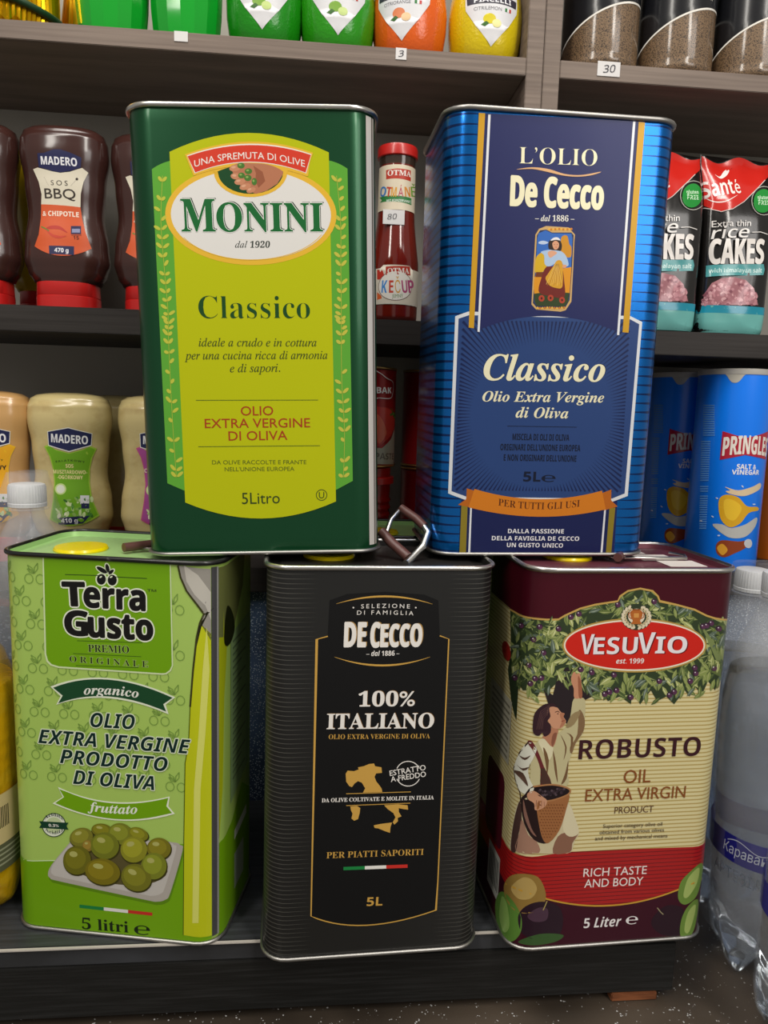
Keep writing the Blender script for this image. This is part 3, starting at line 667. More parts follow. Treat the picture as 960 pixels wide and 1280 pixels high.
A.poly('italy_map', [b2(*p) for p in [(372, 226), (396, 224), (408, 232), (406, 250), (400, 272), (386, 278), (376, 270), (380, 252), (374, 240)]], gold, 2)
A.stroke('gold_outline', [b2(357, 180), b2(592, 173)], 2.5, gold, 3); A.stroke('gold_outline', [b2(357, 223), b2(590, 214)], 2.5, gold, 3)
A.text('DA OLIVE COLTIVATE E MOLITE IN ITALIA', b2(268, 211), b2(675, 200), 14, wt, 4, 'b', off=.008)
for a0, a1 in ((205, 335), (25, 155)):
    A.stroke('round_stamp', [b2(582+45*math.cos(R(a)), 107+45*math.sin(R(a))) for a in range(a0, a1+1, 10)], 3, wt, 3)
A.text('ESTRATTO', b2(516, 115), b2(646, 93), 19, wt, 4, off=.012); A.text('A FREDDO', b2(520, 137), b2(647, 117), 19, wt, 4, off=.012)
A.text('PER PIATTI SAPORITI', b2(285, 415), b2(638, 402), 22, gold, 2, 'b', off=-.006)
flag(A, *b2(347, 446), *b2(580, 437), 12, 2)
A.text('5L', b2(431, 588), b2(488, 586), 31, gold, 2, 'sb')
A.flush()
# the raised carrying handle
zt = H_-.003
hp = [(.012, -.012, zt), (.027, .012, zt+.004)]
g1 = [(.0155, -.003, zt+.003), (.036, -.018, zt+.002)]
tube('handle_grip', [(.004, -.002, zt+.018), (.012, -.010, zt+.010), (.022, -.020, zt+.002)], .0038, mat('brown_plastic_grip', '5a3a36', .35), t)
tube('handle_wire', [(.006, -.004, zt+.012), (.012, .004, zt+.026), (.022, .016, zt+.034)], .0018, M_METAL, t)
tube('handle_grip', [(.021, .014, zt+.034), (.032, .004, zt+.027), (.037, -.002, zt+.022)], .0034, mat('brown_plastic_grip', '5a3a36', .35), t)
tube('handle_wire', [(.036, -.001, zt+.023), (.039, -.007, zt+.018), (.034, -.014, zt+.009), (.022, -.022, zt-.001), (.020, -.024, zt-.002)], .0028, M_METAL, t)
# ================================================================== maroon and cream tin with a picker (lower right)
W_, D_, H_ = .1589, .1087, H0
Mt = tinmat(.17326, .55912, .0004, .14482, -.0040, .0050)
MAR = '460819'
M_MARL = mat('maroon_lid', '6a3440', .4, .3)
t, S = tin(W_, D_, H_, Mt, 'cream and maroon olive oil tin with red oval and a fruit picker, lower right tin', stripes('cream_ribbed_print', 'ded3a0', 'b8a160', .0031, .16, 0, 0, .1, .35, False), M_METAL,
           M_MARL, cap_at=(-.03, .005))
A = Art(S, t); S.view(590, 670, 2.595)
v2 = lambda x, y: (x, y+674.7)
mxy = lambda x, y: ((630+x/4.925-590)*2.595, (820+y/4.925-670)*2.595)
vq = lambda x, y: ((640+x/3.4286-590)*2.595, (730+y/3.4286-670)*2.595)
top = [(125, 238), (160, 258), (210, 268), (280, 270), (300, 258), (350, 235), (400, 222), (472, 211), (480, 195), (505, 178), (545, 170), (585, 178), (602, 195), (608, 211), (660, 222), (720, 238), (760, 258), (785, 266), (833, 262)]
TU = [S.px(*p) for p in top]; v0 = TU[0].y; v1 = TU[-1].y
A.poly('maroon_top_band', [Vector((-S.side, H_-.004)), Vector((-S.side, v0+.001)), Vector((TU[0].x-.001, v0+.001))]+TU+[Vector((S.side, v1)), Vector((S.side, H_-.004))], MAR, 3.5, True)
bot = [(812, 470), (800, 455), (788, 500), (765, 470), (745, 515), (725, 490), (705, 520), (690, 500), (655, 545), (630, 520), (600, 535), (580, 500), (545, 545), (520, 500), (515, 545), (480, 520), (440, 535), (420, 500), (395, 520), (370, 490), (330, 480), (280, 470), (240, 510), (228, 490), (205, 535), (185, 500), (165, 500), (150, 470), (136, 440), (128, 400)]
A.poly('olive_foliage_picture', [Vector((v.x, v.y)) for v in TU]+[S.px(*p) for p in bot], '34422a', 1.6, True)
rn = random.Random(7)
def inside(x, y, P_):
    c = False; n = len(P_)
    for i in range(n):
        a, b = P_[i], P_[i-1]
        if (a[1] > y) != (b[1] > y) and x < (b[0]-a[0])*(y-a[1])/(b[1]-a[1])+a[0]: c = not c
    return c
PB = top+bot
k = 0; n_ = 0
while n_ < 560 and k < 9000:
    k += 1; x, y = rn.uniform(120, 830), rn.uniform(180, 540)
    if not inside(x, y-(9 if y > 440 else 0), PB): continue
    n_ += 1
    if ((x-525)/200)**2+((y-353)/68)**2 < 1: continue
    a = rn.uniform(20, 160) if y > 420 else rn.uniform(0, 360); l = rn.uniform(17, 26); wd = l*.36; c = rn.choice(['4c5e34', '66763f', '8a9855', 'a8b06c', '3c4c2e', '7c8a4e', '5c6c5c'])
    dx, dy = math.cos(R(a)), math.sin(R(a)); q = lambda s, t: (x+dx*l*s-dy*wd*t, y+dy*l*s+dx*wd*t)
    L = 1.9+.8*(n_ % 40)/40
    A.poly('olive_foliage_picture', [q(-1, 0), q(-.4, .8), (q(.3, .8)), q(1, 0), q(.3, -.8), q(-.4, -.8)], c, L)
    A.poly('olive_foliage_picture', [q(-.9, .05), q(-.2, .5), q(.9, 0)], {'4c5e34': '7c8a54', 'a8b06c': 'd4d8a2', '5c6c5c': '98a494'}.get(c, 'a4ac70'), L+.02)
for x, y in ((220, 294), (280, 300), (200, 335), (232, 378), (320, 262), (346, 252), (185, 418), (190, 478), (205, 462), (225, 460), (352, 432), (388, 442), (460, 450), (430, 512), (445, 505), (468, 500), (514, 522), (607, 470), (640, 515), (655, 505), (707, 470), (722, 427), (725, 445), (784, 428), (760, 290), (775, 282), (748, 293), (590, 212), (472, 222), (160, 290), (140, 460), (700, 330), (800, 300)):
    A.ell('olive_foliage_picture', x, y, 10, 10, '3c2438', 2.9, n=12); A.ell('olive_foliage_picture', x+2, y+2, 7, 7, '5a3450', 3, n=10); A.ell('olive_foliage_picture', x-2, y-3, 2.2, 2.2, 'e0d4e0', 3.1, n=6)
A.stroke('gold_outline', top, 6, 'c8a458', 3.9)
# tree trunk behind the picker
A.poly('tree_trunk_picture', [mxy(*p) for p in [(235, 190), (300, 240), (315, 180), (330, 90), (470, 40), (480, 190), (520, 210), (560, 160), (600, 150), (600, 190), (540, 250), (497, 270), (490, 400), (400, 430), (300, 330), (270, 290), (255, 240)]], '2b2226', 1.75)
rv = [(525+222*math.cos(R(a)), 353+86*math.sin(R(a))+3*math.cos(R(a))) for a in range(0, 360, 6)]
E_ = lambda rx, ry: [(526+rx*math.cos(R(a)), 354+ry*math.sin(R(a))) for a in range(0, 360, 6)]
A.poly('red_oval_badge', E_(234, 88), 'b8964a', 4.2); A.poly('red_oval_badge', E_(229, 83), 'efe6d0', 4.6); A.poly('red_oval_badge', E_(224, 78), 'd3261a', 5)
for s, a, b, c in (('V', (348, 382), (392, 382), 64), ('ESU', (392, 383), (534, 381), 54), ('V', (533, 381), (590, 380), 68), ('IO', (592, 380), (694, 379), 54)):
    A.text(s, a, b, c, 'f0ecf0', 6, 'sb', shadow=(4, 2, '6e1418'))
A.text('est. 1999', (466, 413), (556, 412), 16, 'f0e8e4', 6, 'sbi')
cxr, cyr = 532, 262
A.ell('urn_crest', cxr, cyr, 50, 43, '34402c', 5.2)
for sg in (-1, 1):
    for k in range(9):
        a = R(70+sg*(k*16+12)) if False else R(90+sg*(k*17+14)); A.ell('urn_crest', cxr+44*math.cos(a), cyr+36*math.sin(a), 8, 4.5, 'e2d6b8', 5.6+.02*k, math.degrees(a)+60, n=8)
        A.ell('urn_crest', cxr+36*math.cos(a), cyr+29*math.sin(a), 6, 3.5, 'c8b890', 5.5+.02*k, math.degrees(a)+120, n=8)
A.ell('urn_crest', cxr, cyr-2, 27, 25, 'e8dcc4', 6.0)
A.poly('urn_crest', spl([(cxr-14, cyr-22), (cxr+14, cyr-22), (cxr+20, cyr-6), (cxr+12, cyr+12), (cxr+16, cyr+22), (cxr-16, cyr+22), (cxr-12, cyr+12), (cxr-20, cyr-6)]), 'b8682c', 6.4)
A.rect('urn_crest', cxr-12, cyr-26, cxr+12, cyr-22, '8a4a20', 6.6); A.rect('urn_crest', cxr-8, cyr-12, cxr+8, cyr+2, 'd89a50', 6.7)
for sg in (-1, 1): A.stroke('urn_crest', [(cxr+sg*14, cyr-16), (cxr+sg*25, cyr-12), (cxr+sg*24, cyr), (cxr+sg*15, cyr+6)], 3, 'a85a28', 6.8)
# the picker
def mp_(pts, c, l, sm=True): A.poly('olive_picker_picture', [mxy(*p) for p in (spl(pts, n=3) if sm else pts)], c, l)
mp_([(98, 890), (62, 1010), (45, 1120), (45, 1195), (180, 1212), (320, 1215), (410, 1205), (435, 1130), (460, 1090), (432, 985), (392, 900), (250, 860)], 'd0c4a0', 3)
mp_([(100, 890), (70, 980), (50, 1100), (45, 1195), (75, 1200), (90, 1100), (110, 1000)], '4a3430', 3.2)
mp_([(110, 1000), (150, 1100), (200, 1140), (215, 1210), (75, 1200), (95, 1090)], 'a8806c', 3.2); mp_([(330, 1110), (400, 1080), (455, 1090), (420, 1150), (405, 1205), (300, 1212)], '8c6450', 3.2)
mp_([(395, 910), (432, 985), (460, 1085), (400, 1110), (360, 1050)], 'dcd2b0', 3.3)
mp_([(428, 262), (488, 258), (500, 300), (494, 400), (480, 480), (440, 535), (408, 620), (388, 700), (385, 800), (180, 800), (165, 700), (170, 600), (215, 515), (290, 500), (345, 465), (395, 415), (412, 340)], 'c6bd92', 3.4)
mp_([(460, 330), (494, 380), (488, 460), (440, 535), (415, 600), (405, 560), (450, 480)], '85694a', 3.6)
mp_([(415, 360), (470, 340), (430, 420), (380, 440)], '9a8660', 3.65)
for pts in ([(345, 480), (375, 560), (365, 640), (385, 560)], [(300, 580), (310, 700), (330, 780), (320, 660)], [(240, 560), (260, 700), (255, 780), (275, 640)], [(380, 470), (410, 500), (405, 600), (425, 500)], [(395, 640), (375, 720), (350, 790), (385, 750)]): mp_(pts, '77593c', 3.7)
mp_([(215, 515), (290, 500), (300, 590), (270, 640), (225, 560)], 'e0d8b4', 3.6)
mp_([(150, 530), (100, 590), (62, 690), (72, 760), (100, 830), (150, 850), (185, 815), (160, 760), (150, 690), (185, 620), (200, 560)], 'e4e4d4', 3.8)
A.stroke('olive_picker_picture', [mxy(*p) for p in [(152, 528), (100, 590), (62, 690), (72, 760), (100, 840), (105, 900)]], 4, '3c2a24', 4.2)
for pts in ([(62, 705), (120, 720), (150, 800), (110, 760)], [(95, 610), (130, 625), (165, 610), (130, 640)], [(75, 660), (110, 690), (160, 680), (120, 705)]): mp_(pts, '5c4438', 4.1)
mp_([(145, 530), (175, 525), (215, 600), (245, 680), (290, 780), (225, 790), (225, 700), (190, 600)], '6c2c30', 4.0); mp_([(225, 690), (250, 690), (292, 785), (222, 800)], '4c342c', 4.1, False)
mp_([(285, 440), (330, 450), (328, 480), (300, 560), (250, 510), (235, 500)], 'b98062', 4.0); mp_([(300, 480), (325, 475), (300, 555), (290, 530)], '8c5844', 4.2)
mp_([(275, 305), (320, 310), (350, 345), (372, 352), (365, 372), (380, 398), (372, 420), (345, 445), (300, 440), (270, 400), (265, 350)], 'cf9878', 4.2)
mp_([(345, 350), (372, 352), (364, 374), (378, 400), (365, 425), (340, 440), (355, 400), (345, 375)], 'b47a5c', 4.4)
A.stroke('olive_picker_picture', [mxy(312, 345), mxy(330, 338), mxy(340, 346)], 2.2, '2c1a16', 4.6); A.ell('olive_picker_picture', *mxy(330, 354), 3, 1.6, '2c1a16', 4.6, n=8); A.stroke('olive_picker_picture', [mxy(352, 400), mxy(372, 396)], 2.4, '8c3c30', 4.6)
mp_([(285, 290), (240, 300), (190, 350), (178, 420), (182, 475), (215, 490), (235, 470), (250, 495), (285, 470), (285, 420), (265, 400), (285, 370), (275, 320), (300, 310), (325, 315), (310, 295)], '38222a', 4.5)
for k in range(5): A.stroke('olive_picker_picture', [mxy(280, 300+k*8), mxy(225+k*4, 340+k*12), mxy(200+k*9, 450)], 1.6, '5c4040', 4.7)
mp_([(412, 130), (430, 95), (445, 110), (465, 105), (475, 165), (472, 200), (480, 250), (432, 258), (428, 200), (415, 165)], 'cc9070', 4.0); mp_([(455, 120), (475, 165), (480, 250), (460, 254), (455, 190)], 'a06448', 4.2)
mp_([(178, 800), (300, 788), (400, 815), (392, 880), (375, 960), (340, 1070), (270, 1150), (185, 1130), (125, 1030), (105, 890), (130, 850)], '2a1c1c', 4.3)
mp_([(205, 900), (300, 890), (398, 845), (385, 930), (340, 1070), (275, 1148), (240, 1130), (215, 1040)], 'a06a40', 4.6)
for r_ in range(12):
    for c_ in range(9):
        x, y = 222+c_*17+(r_ % 2)*8, 915+r_*18
        if inside(x, y, [(205, 905), (300, 895), (390, 860), (375, 940), (335, 1060), (272, 1135), (240, 1115), (220, 1040)]): A.ell('olive_picker_picture', *mxy(x, y), 3.4, 2.2, '7c4a28', 4.9, 30, n=6)
mp_([(120, 880), (140, 960), (170, 1060), (200, 1110), (165, 1080), (125, 980)], '8a6458', 4.5)
mp_([(190, 812), (300, 795), (392, 818), (370, 860), (280, 880), (215, 860)], '1e1418', 4.8)
for k in range(34): A.ell('olive_picker_picture', *mxy(215+rn.random()*155, 815+rn.random()*45), 4, 4, rn.choice(['3a2c34', '2a2028', '54464e']), 5+k*.005, n=8)
A.stroke('olive_picker_picture', [mxy(*p) for p in spl([(180, 802), (300, 790), (398, 815), (392, 850), (300, 885), (210, 895)], False)], 5, 'b07c50', 5.3)
mp_([(145, 845), (185, 828), (230, 860), (262, 885), (255, 920), (225, 940), (190, 945), (185, 905), (150, 880)], 'cc9878', 5.5)
for k in range(4): A.stroke('olive_picker_picture', [mxy(200+k*15, 885+k*3), mxy(196+k*17, 925)], 1.6, '8c5844', 5.7)
# red band, maroon base, printed olives
u_ = [S.px(*v2(*p)) for p in ((135, 352), (300, 350), (520, 340), (748, 325))]
vb = .003
A.poly('red_band', [Vector((-S.side, vb)), Vector((S.side, vb)), Vector((S.side, u_[3].y))]+u_[::-1]+[Vector((-S.side, u_[0].y))], stripes('red_ribbed_print', 'b01c1c', '701016', .0031, .10, 0, 0, .2, .33, False), 2.0, True)
cv = arc(v2(110, 452), v2(425, 524), v2(745, 436), 24); CU = [S.px(*p) for p in cv]
A.poly('maroon_base_band', [Vector((-S.side, vb)), Vector((S.side, vb)), Vector((S.side, CU[-1].y))]+CU[::-1]+[Vector((-S.side, CU[0].y))], '3c0c1e', 2.5, True)
A.stroke('gold_outline', cv, 5, 'c89a38', 2.9)
A.poly('olive_pile_picture', [v2(*p) for p in spl([(170, 420), (215, 432), (238, 480), (232, 520), (200, 545), (150, 545), (118, 515), (104, 465), (125, 428)])], '94763a', 3.2)
A.poly('olive_pile_picture', [v2(*p) for p in spl([(165, 432), (195, 440), (210, 470), (190, 500), (150, 500), (128, 465)])], 'b89c5c', 3.3)
A.poly('olive_pile_picture', [v2(*p) for p in spl([(225, 510), (280, 525), (295, 570), (280, 620), (220, 635), (165, 615), (150, 560), (175, 525)])], '2a1824', 3.4)
A.poly('olive_pile_picture', [v2(*p) for p in spl([(215, 530), (245, 535), (240, 570), (200, 575), (180, 555)])], '4c3444', 3.5)
A.poly('olive_pile_picture', [v2(*p) for p in spl([(98, 478), (135, 510), (160, 560), (158, 610), (130, 640), (95, 625), (80, 570), (78, 510)])], '5e8a38', 3.6)
A.poly('olive_pile_picture', [v2(*p) for p in spl([(98, 495), (115, 520), (122, 590), (105, 610), (90, 560)])], '8cb25c', 3.7)
A.poly('olive_pile_picture', [v2(*p) for p in spl([(150, 640), (220, 615), (295, 618), (270, 640), (200, 652)])], '3c5c30', 3.7)
A.poly('olive_pile_picture#r', [v2(*p) for p in spl([(625, 525), (680, 530), (690, 580), (670, 620), (610, 615), (580, 575)])], '2a1420', 3.2); A.stroke('olive_pile_picture#r', [v2(600, 530), v2(612, 545), v2(620, 552)], 3, '9a9070', 3.4)
A.stroke('olive_pile_picture', [v2(243, 508), v2(236, 525), v2(230, 538)], 3, 'b0a060', 3.8)
A.poly('olive_pile_picture#r', [v2(*p) for p in spl([(745, 385), (705, 415), (675, 450), (668, 500), (690, 520), (725, 495), (742, 440)])], '6c8c3c', 3.5); A.poly('olive_pile_picture#r', [v2(*p) for p in spl([(735, 400), (700, 435), (685, 490), (700, 495), (728, 450)])], 'a4b868', 3.6)
A.poly('olive_pile_picture#r', [v2(*p) for p in spl([(732, 505), (700, 525), (678, 570), (675, 620), (700, 628), (722, 590)])], '6c8c3c', 3.5); A.poly('olive_pile_picture#r', [v2(*p) for p in spl([(724, 520), (700, 545), (688, 600), (700, 612), (716, 570)])], 'a4b868', 3.6)
A.text('ROBUSTO', (344, 724), (738, 712), 62, '3c1a22', 4, 'sb', off=-.006)
for s, a, b, c in (('OIL', (490, 127), (577, 123), 42), ('EXTRA VIRGIN', (366, 186), (690, 173), 38)): A.text(s, v2(*a), v2(*b), c, '8a5024', 3, off=.006)
A.text('PRODUCT', v2(461, 225), v2(587, 220), 21, '5c3a26', 3)
for s, a, b in (('Superior category olive oil', (424, 272), (616, 264)), ('obtained from various olives', (413, 292), (622, 283)), ('and mixed by mechanical means', (398, 312), (633, 302))): A.text(s, v2(*a), v2(*b), 12, '4a3c34', 3)
A.text('RICH TASTE', v2(360, 430), v2(565, 420), 26, 'f0e4e0', 3.6, off=.006); A.text('AND BODY', v2(363, 465), v2(553, 456), 26, 'f0e4e0', 3.6, off=.006)
A.text('5 Liter', v2(361, 596), v2(482, 589), 31, 'f0ecec', 3.6, 'sbi'); A.text('℮', v2(497, 584), v2(536, 582), 32, 'f0ecec', 3.6, off=.004)
A.flush()
A = Art(S, t); a0 = -(W_/2-S.R+S.R*math.pi/2)
sq = lambda x, z: (a0-.0785*x if False else a0-x, z)
A.poly('olive_foliage_picture', [sq(-.004, .238), sq(.012, .236), sq(.02, .205), sq(.008, .185), sq(-.004, .175)], '2c3a26', 2, True)
A.poly('side_red_badge', [(a0-.026+.011*math.cos(R(a)), .218+.007*math.sin(R(a))) for a in range(0, 360, 20)], 'a82420', 3, True)
A.poly('side_text_block', [sq(.006, .185), sq(.06, .185), sq(.06, .135), sq(.006, .135)], 'c0bca8', 3, True)
for k in range(9): A.poly('side_text_line', [sq(.01, .18-k*.005), sq(.055, .18-k*.005), sq(.055, .178-k*.005), sq(.01, .178-k*.005)], '84806e', 3.4, True)
A.poly('side_maroon_block', [(a0-.034+(x-.034), z) for x, z in rrect(.012, .06, .056, .122, .008)], '5a1428', 3, True)
A.poly('barcode_label', [sq(.012, .055), sq(.042, .055), sq(.042, .018), sq(.012, .018)], 'c4c4bc', 3, True)
for k in range(9): A.poly('barcode_label', [sq(.015+k*.0028, .05), sq(.0165+k*.0028, .05), sq(.0165+k*.0028, .024), sq(.015+k*.0028, .024)], '3c3c3c', 3.4, True)
A.flush()
for k, (x, y) in enumerate(((.028, .030), (.042, .004), (.052, -.020))):
    box('lid_sticker', (x, y, H_-.0041), (.030, .022, .0004), mat('sticker_paper', 'd4ccc6', .6), t, .0001)
# ================================================================== low black display riser and stone counter
WY = .0907
def SH(a, d, z, yaw=0): return Matrix.Rotation(WY, 4, 'Z') @ Matrix.Translation((a+.72*math.sin(WY), .72*math.cos(WY)+d, z)) @ Matrix.Rotation(yaw, 4, 'Z')
RM = Matrix.Translation((0, .5056, 0)) @ Matrix.Rotation(R(5.32), 4, 'Z')
t = thing('display_riser', RM @ Matrix.Translation((-.15, 0, -.0655)), 'low black wood-grain platform under the lower row of oil tins', 'platform')
OFF = Vector((.15, 0, .0655))
bx = lambda n, c, s_, m, b=.0008: box(n, Vector(c)+OFF, s_, m, t, b)
bx('top_board', (-.152, .103, -.008), (.812, .2, .016), M_BLKTOP)
bx('edge_strip', (-.152, .002, -.0008), (.812, .0024, .0014), M_EDGE, .0003)
bx('front_panel', (-.155, .009, -.037), (.80, .014, .0425), M_BLK)
bx('end_panel', (.238, .110, -.037), (.014, .18, .0425), M_BLK)
bx('wooden_shim', (.213, .016, -.0618), (.038, .03, .0068), M_WOOD)
bx('wooden_shim', (-.35, .1, -.0618), (.05, .05, .0068), M_WOOD)
ct = box('floor', (.1, .30, -.0855), (2.2, .86, .04), M_GRAN, None, .003, Matrix.Rotation(WY, 4, 'Z')); ct['kind'] = 'structure'  # stone countertop that carries the riser and the water bottles
gr = box('wall_back', (0, .1725, .065), (2.2, .02, .30), M_GRANB, None, .001); gr.matrix_world = SH(0, -.145, 0); gr['kind'] = 'structure'
# ================================================================== wall shelving
BD = .165
def unit(name, a0, a1, label, divider):
    t = thing(name, SH((a0+a1)/2, 0, .2155), label, 'shelf', 'wall shelving units'); w = a1-a0; zo = -.2155
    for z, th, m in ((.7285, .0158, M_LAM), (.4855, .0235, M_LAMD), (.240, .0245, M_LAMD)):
        bx_ = (a0+a1)/2
        box('shelf_board', (0, BD/2, z-th/2+zo), (w-.0004, BD, th), m, t, .0006)
    box('back_panel', (0, BD+.004, .6+zo), (w, .008, .78), M_BACK, t, 0)
    dx = (a1+.008 if divider > 0 else a0-.008)-(a0+a1)/2
    box('side_panel', (dx, BD/2, .62+zo), (.0158, BD, .81), M_LAM, t, .0006)
    return t
UL = unit('shelving_unit', -.75, .1212, 'brown laminate shelving unit holding squeeze bottles, on the left of the upright joint', 1)
UR = unit('shelving_unit', .1536, .80, 'brown laminate shelving unit holding jars, rice cakes and crisps, on the right', -1)
M_TAG = mat('paper_tag', 'd8d6d6', .7)
def tagbox(a, z, w, h, label, txt=None):
    o = box('price_tag', (0, 0, 0), (w, .0006, h), M_TAG, None, .0001); o.matrix_world = SH(a, -.0004, z); tag(o, label, 'price tag', 'price tags on the upper shelf edge')
    if txt:
        S = Surf(lambda u, v, h_: Vector((u, -.0003-h_, v)), SH(a, -.0004, z)); A = Art(S, o, 'matt'); A.T.append(((txt, 'ss', 0, 1), Vector((-w*.25, -h*.28)), Vector((w*.3, -h*.2)), h*.5, .001, '404048', 2, .2, 0, None, None, 'handwritten_number')); A.flush()
tagbox(-.1945, .7245, .012, .0085, 'torn white paper scrap on the upper shelf edge under the second green bottle')
tagbox(.0035, .7235, .010, .010, 'small white price tag on the shelf edge below the orange bottle', '3')
tagbox(.2005, .7235, .022, .013, 'white price tag with handwritten number on shelf edge below the pepper jars', '30')
# ================================================================== squeeze bottles
SQ = [(.0, .029, .0235), (.024, .029, .0235), (.0245, .030, .022), (.033, .0355, .024), (.045, .0388, .0255), (.060, .0378, .0245), (.088, .0340, .022), (.115, .0362, .0235), (.142, .0398, .0255), (.153, .0392, .0245), (.160, .0368, .021), (.1645, .031, .0165), (.1665, .018, .009)]
def sq_fn(u, v, h):
    a, b = interp(SQ[2:], v); x = min(.98, abs(u)/a)
    return Vector((u, -(b+.0002)*(1-x**2.4)**(1/2.4)-h, v))
def sauce(M, label, cat_group, body, cap, air=None):
    t = thing('squeeze_bottle', M, label, 'bottle', cat_group)
    rings = []; z = .0245
    while z < .1666:
        a, b = interp(SQ[2:], z); rings.append(circ(a, z, 44, ry=b, e=2.4)); z += .0035 if z < .15 else .0017
    rings.append(circ(.012, .1668, 44, ry=.006, e=2.4))
    V, F = loft(rings); mesh('body', V, F, body, t, ang=70)
    V, F = loft([circ(.0272, .0, 44, ry=.0225, e=2.6), circ(.0285, .001, 44, ry=.0235, e=2.6), circ(.0285, .0115, 44, ry=.0235, e=2.6), circ(.0278, .012, 44, ry=.023, e=2.6), circ(.0282, .0125, 44, ry=.0233, e=2.6), circ(.0278, .0242, 44, ry=.023, e=2.6), circ(.026, .0252, 44, ry=.021, e=2.6)])
    mesh('flip_cap', V, F, cap, t, ang=40)
    S = Surf(sq_fn, M, [k*.004 for k in range(-9, 10)], (0, .09)); S.vcuts = [.03+k*.008 for k in range(17)]
    return t, S
M_BBQ = mat('brown_sauce_plastic', '3e2420', .22, 0, .5, bump=((60, 60, 30), .12, .002)); M_RED = mat('red_plastic', 'c4201e', .35, 0, .2)
M_MAY = mat('mustard_sauce_plastic', 'cdbb84', .25, 0, .4, grain=((70, 70, 90), 'bfa872', .5, .75)); M_MAY0 = mat('orange_sauce_plastic', 'c89c64', .25, 0, .4); M_YEL = mat('yellow_sauce_plastic', 'b89a10', .25, 0, .4)
DUPS = []
Mb = SH(-.3095, .036, .4857)
t, S = sauce(Mb, 'brown barbecue sauce bottle with orange and cream label, centre one on the middle left shelf', 'barbecue sauce bottles', M_BBQ, M_RED); BBQ = t
A = Art(S, t, 'paper'); S.view(0, 140, 4.572)
A.poly('front_label', [(190, 328), (215, 318), (300, 340), (345, 348), (400, 342), (470, 320), (505, 348), (478, 400), (462, 470), (460, 545)]+[(236, 528), (238, 470), (222, 400)], 'ded6c2', 1)
A.poly('front_label', [(236, 528), (300, 530), (460, 545), (470, 610), (490, 690), (524, 782)]+arc((524, 782), (350, 822), (198, 768))[1:]+[(222, 700), (234, 610)], 'd2582a', 1)
A.poly('logo_plate', [(214, 236), (250, 234), (305, 214), (345, 214), (400, 232), (466, 262), (462, 318), (400, 338), (345, 346), (300, 338), (222, 314)], '1c1f4e', 1.8)
A.text('MADERO', (236, 300), (442, 312), 46, 'e8e8ee', 3, 'sb', off=.01)
A.text('SOS', (292, 418), (388, 422), 28, '3a322c', 2.5, track=1.6, off=.004); A.text('BBQ', (258, 494), (434, 500), 56, '38302a', 2.5, off=.012)
A.stroke('fork_icon', [(252, 372), (278, 420)], 5, '38302a', 2.5, taper=True); A.stroke('fork_icon', [(440, 385), (404, 424)], 5, '38302a', 2.5, taper=True); A.ell('fork_icon', 440, 384, 8, 8, '38302a', 2.6, n=8)
A.text('& CHIPOTLE', (245, 594), (452, 602), 28, 'f0dccc', 2.5, 'sb', off=.016)
A.stroke('chilli_picture', spl([(262, 668), (290, 660), (340, 662), (385, 690)], False), 18, 'b82c1c', 2.2, taper=True); A.stroke('chilli_picture', spl([(262, 672), (300, 705), (340, 715), (380, 708)], False), 14, 'c8402a', 2.4, taper=True); A.stroke('chilli_picture', [(236, 655), (255, 664), (280, 680)], 8, '6a7a2c', 2.6)
A.rect('nutrition_box', 406, 652, 464, 698, '1c1f4e', 2); A.rect('nutrition_box', 412, 668, 458, 690, '8c90b4', 2.5); A.rect('nutrition_box', 410, 702, 466, 706, '7a2c14', 2); A.text('15', (420, 728), (452, 730), 20, '6a2410', 2.5, 'sb')
A.poly('weight_plate', [(280, 764), (424, 768), (424, 818), (282, 812)], '1c1f4e', 2.2); A.text('470 g', (312, 800), (392, 804), 24, 'eceaf0', 3, 'sb', off=.014)
A.flush()
DUPS.append(('BBQ', SH(-.391, .036, .4857), 'brown barbecue sauce bottle cut off by the left picture edge, middle left shelf'))
DUPS.append(('BBQ', SH(-.229, .044, .4857), 'brown barbecue sauce bottle half hidden by the dark green tin, middle left shelf'))
t, S = sauce(SH(-.352, .105, .4857), 'plain yellow sauce bottle in the gap behind the brown sauce bottles', 'back row sauce bottles', M_YEL, M_RED)
Mm = SH(-.312, .036, .2402)
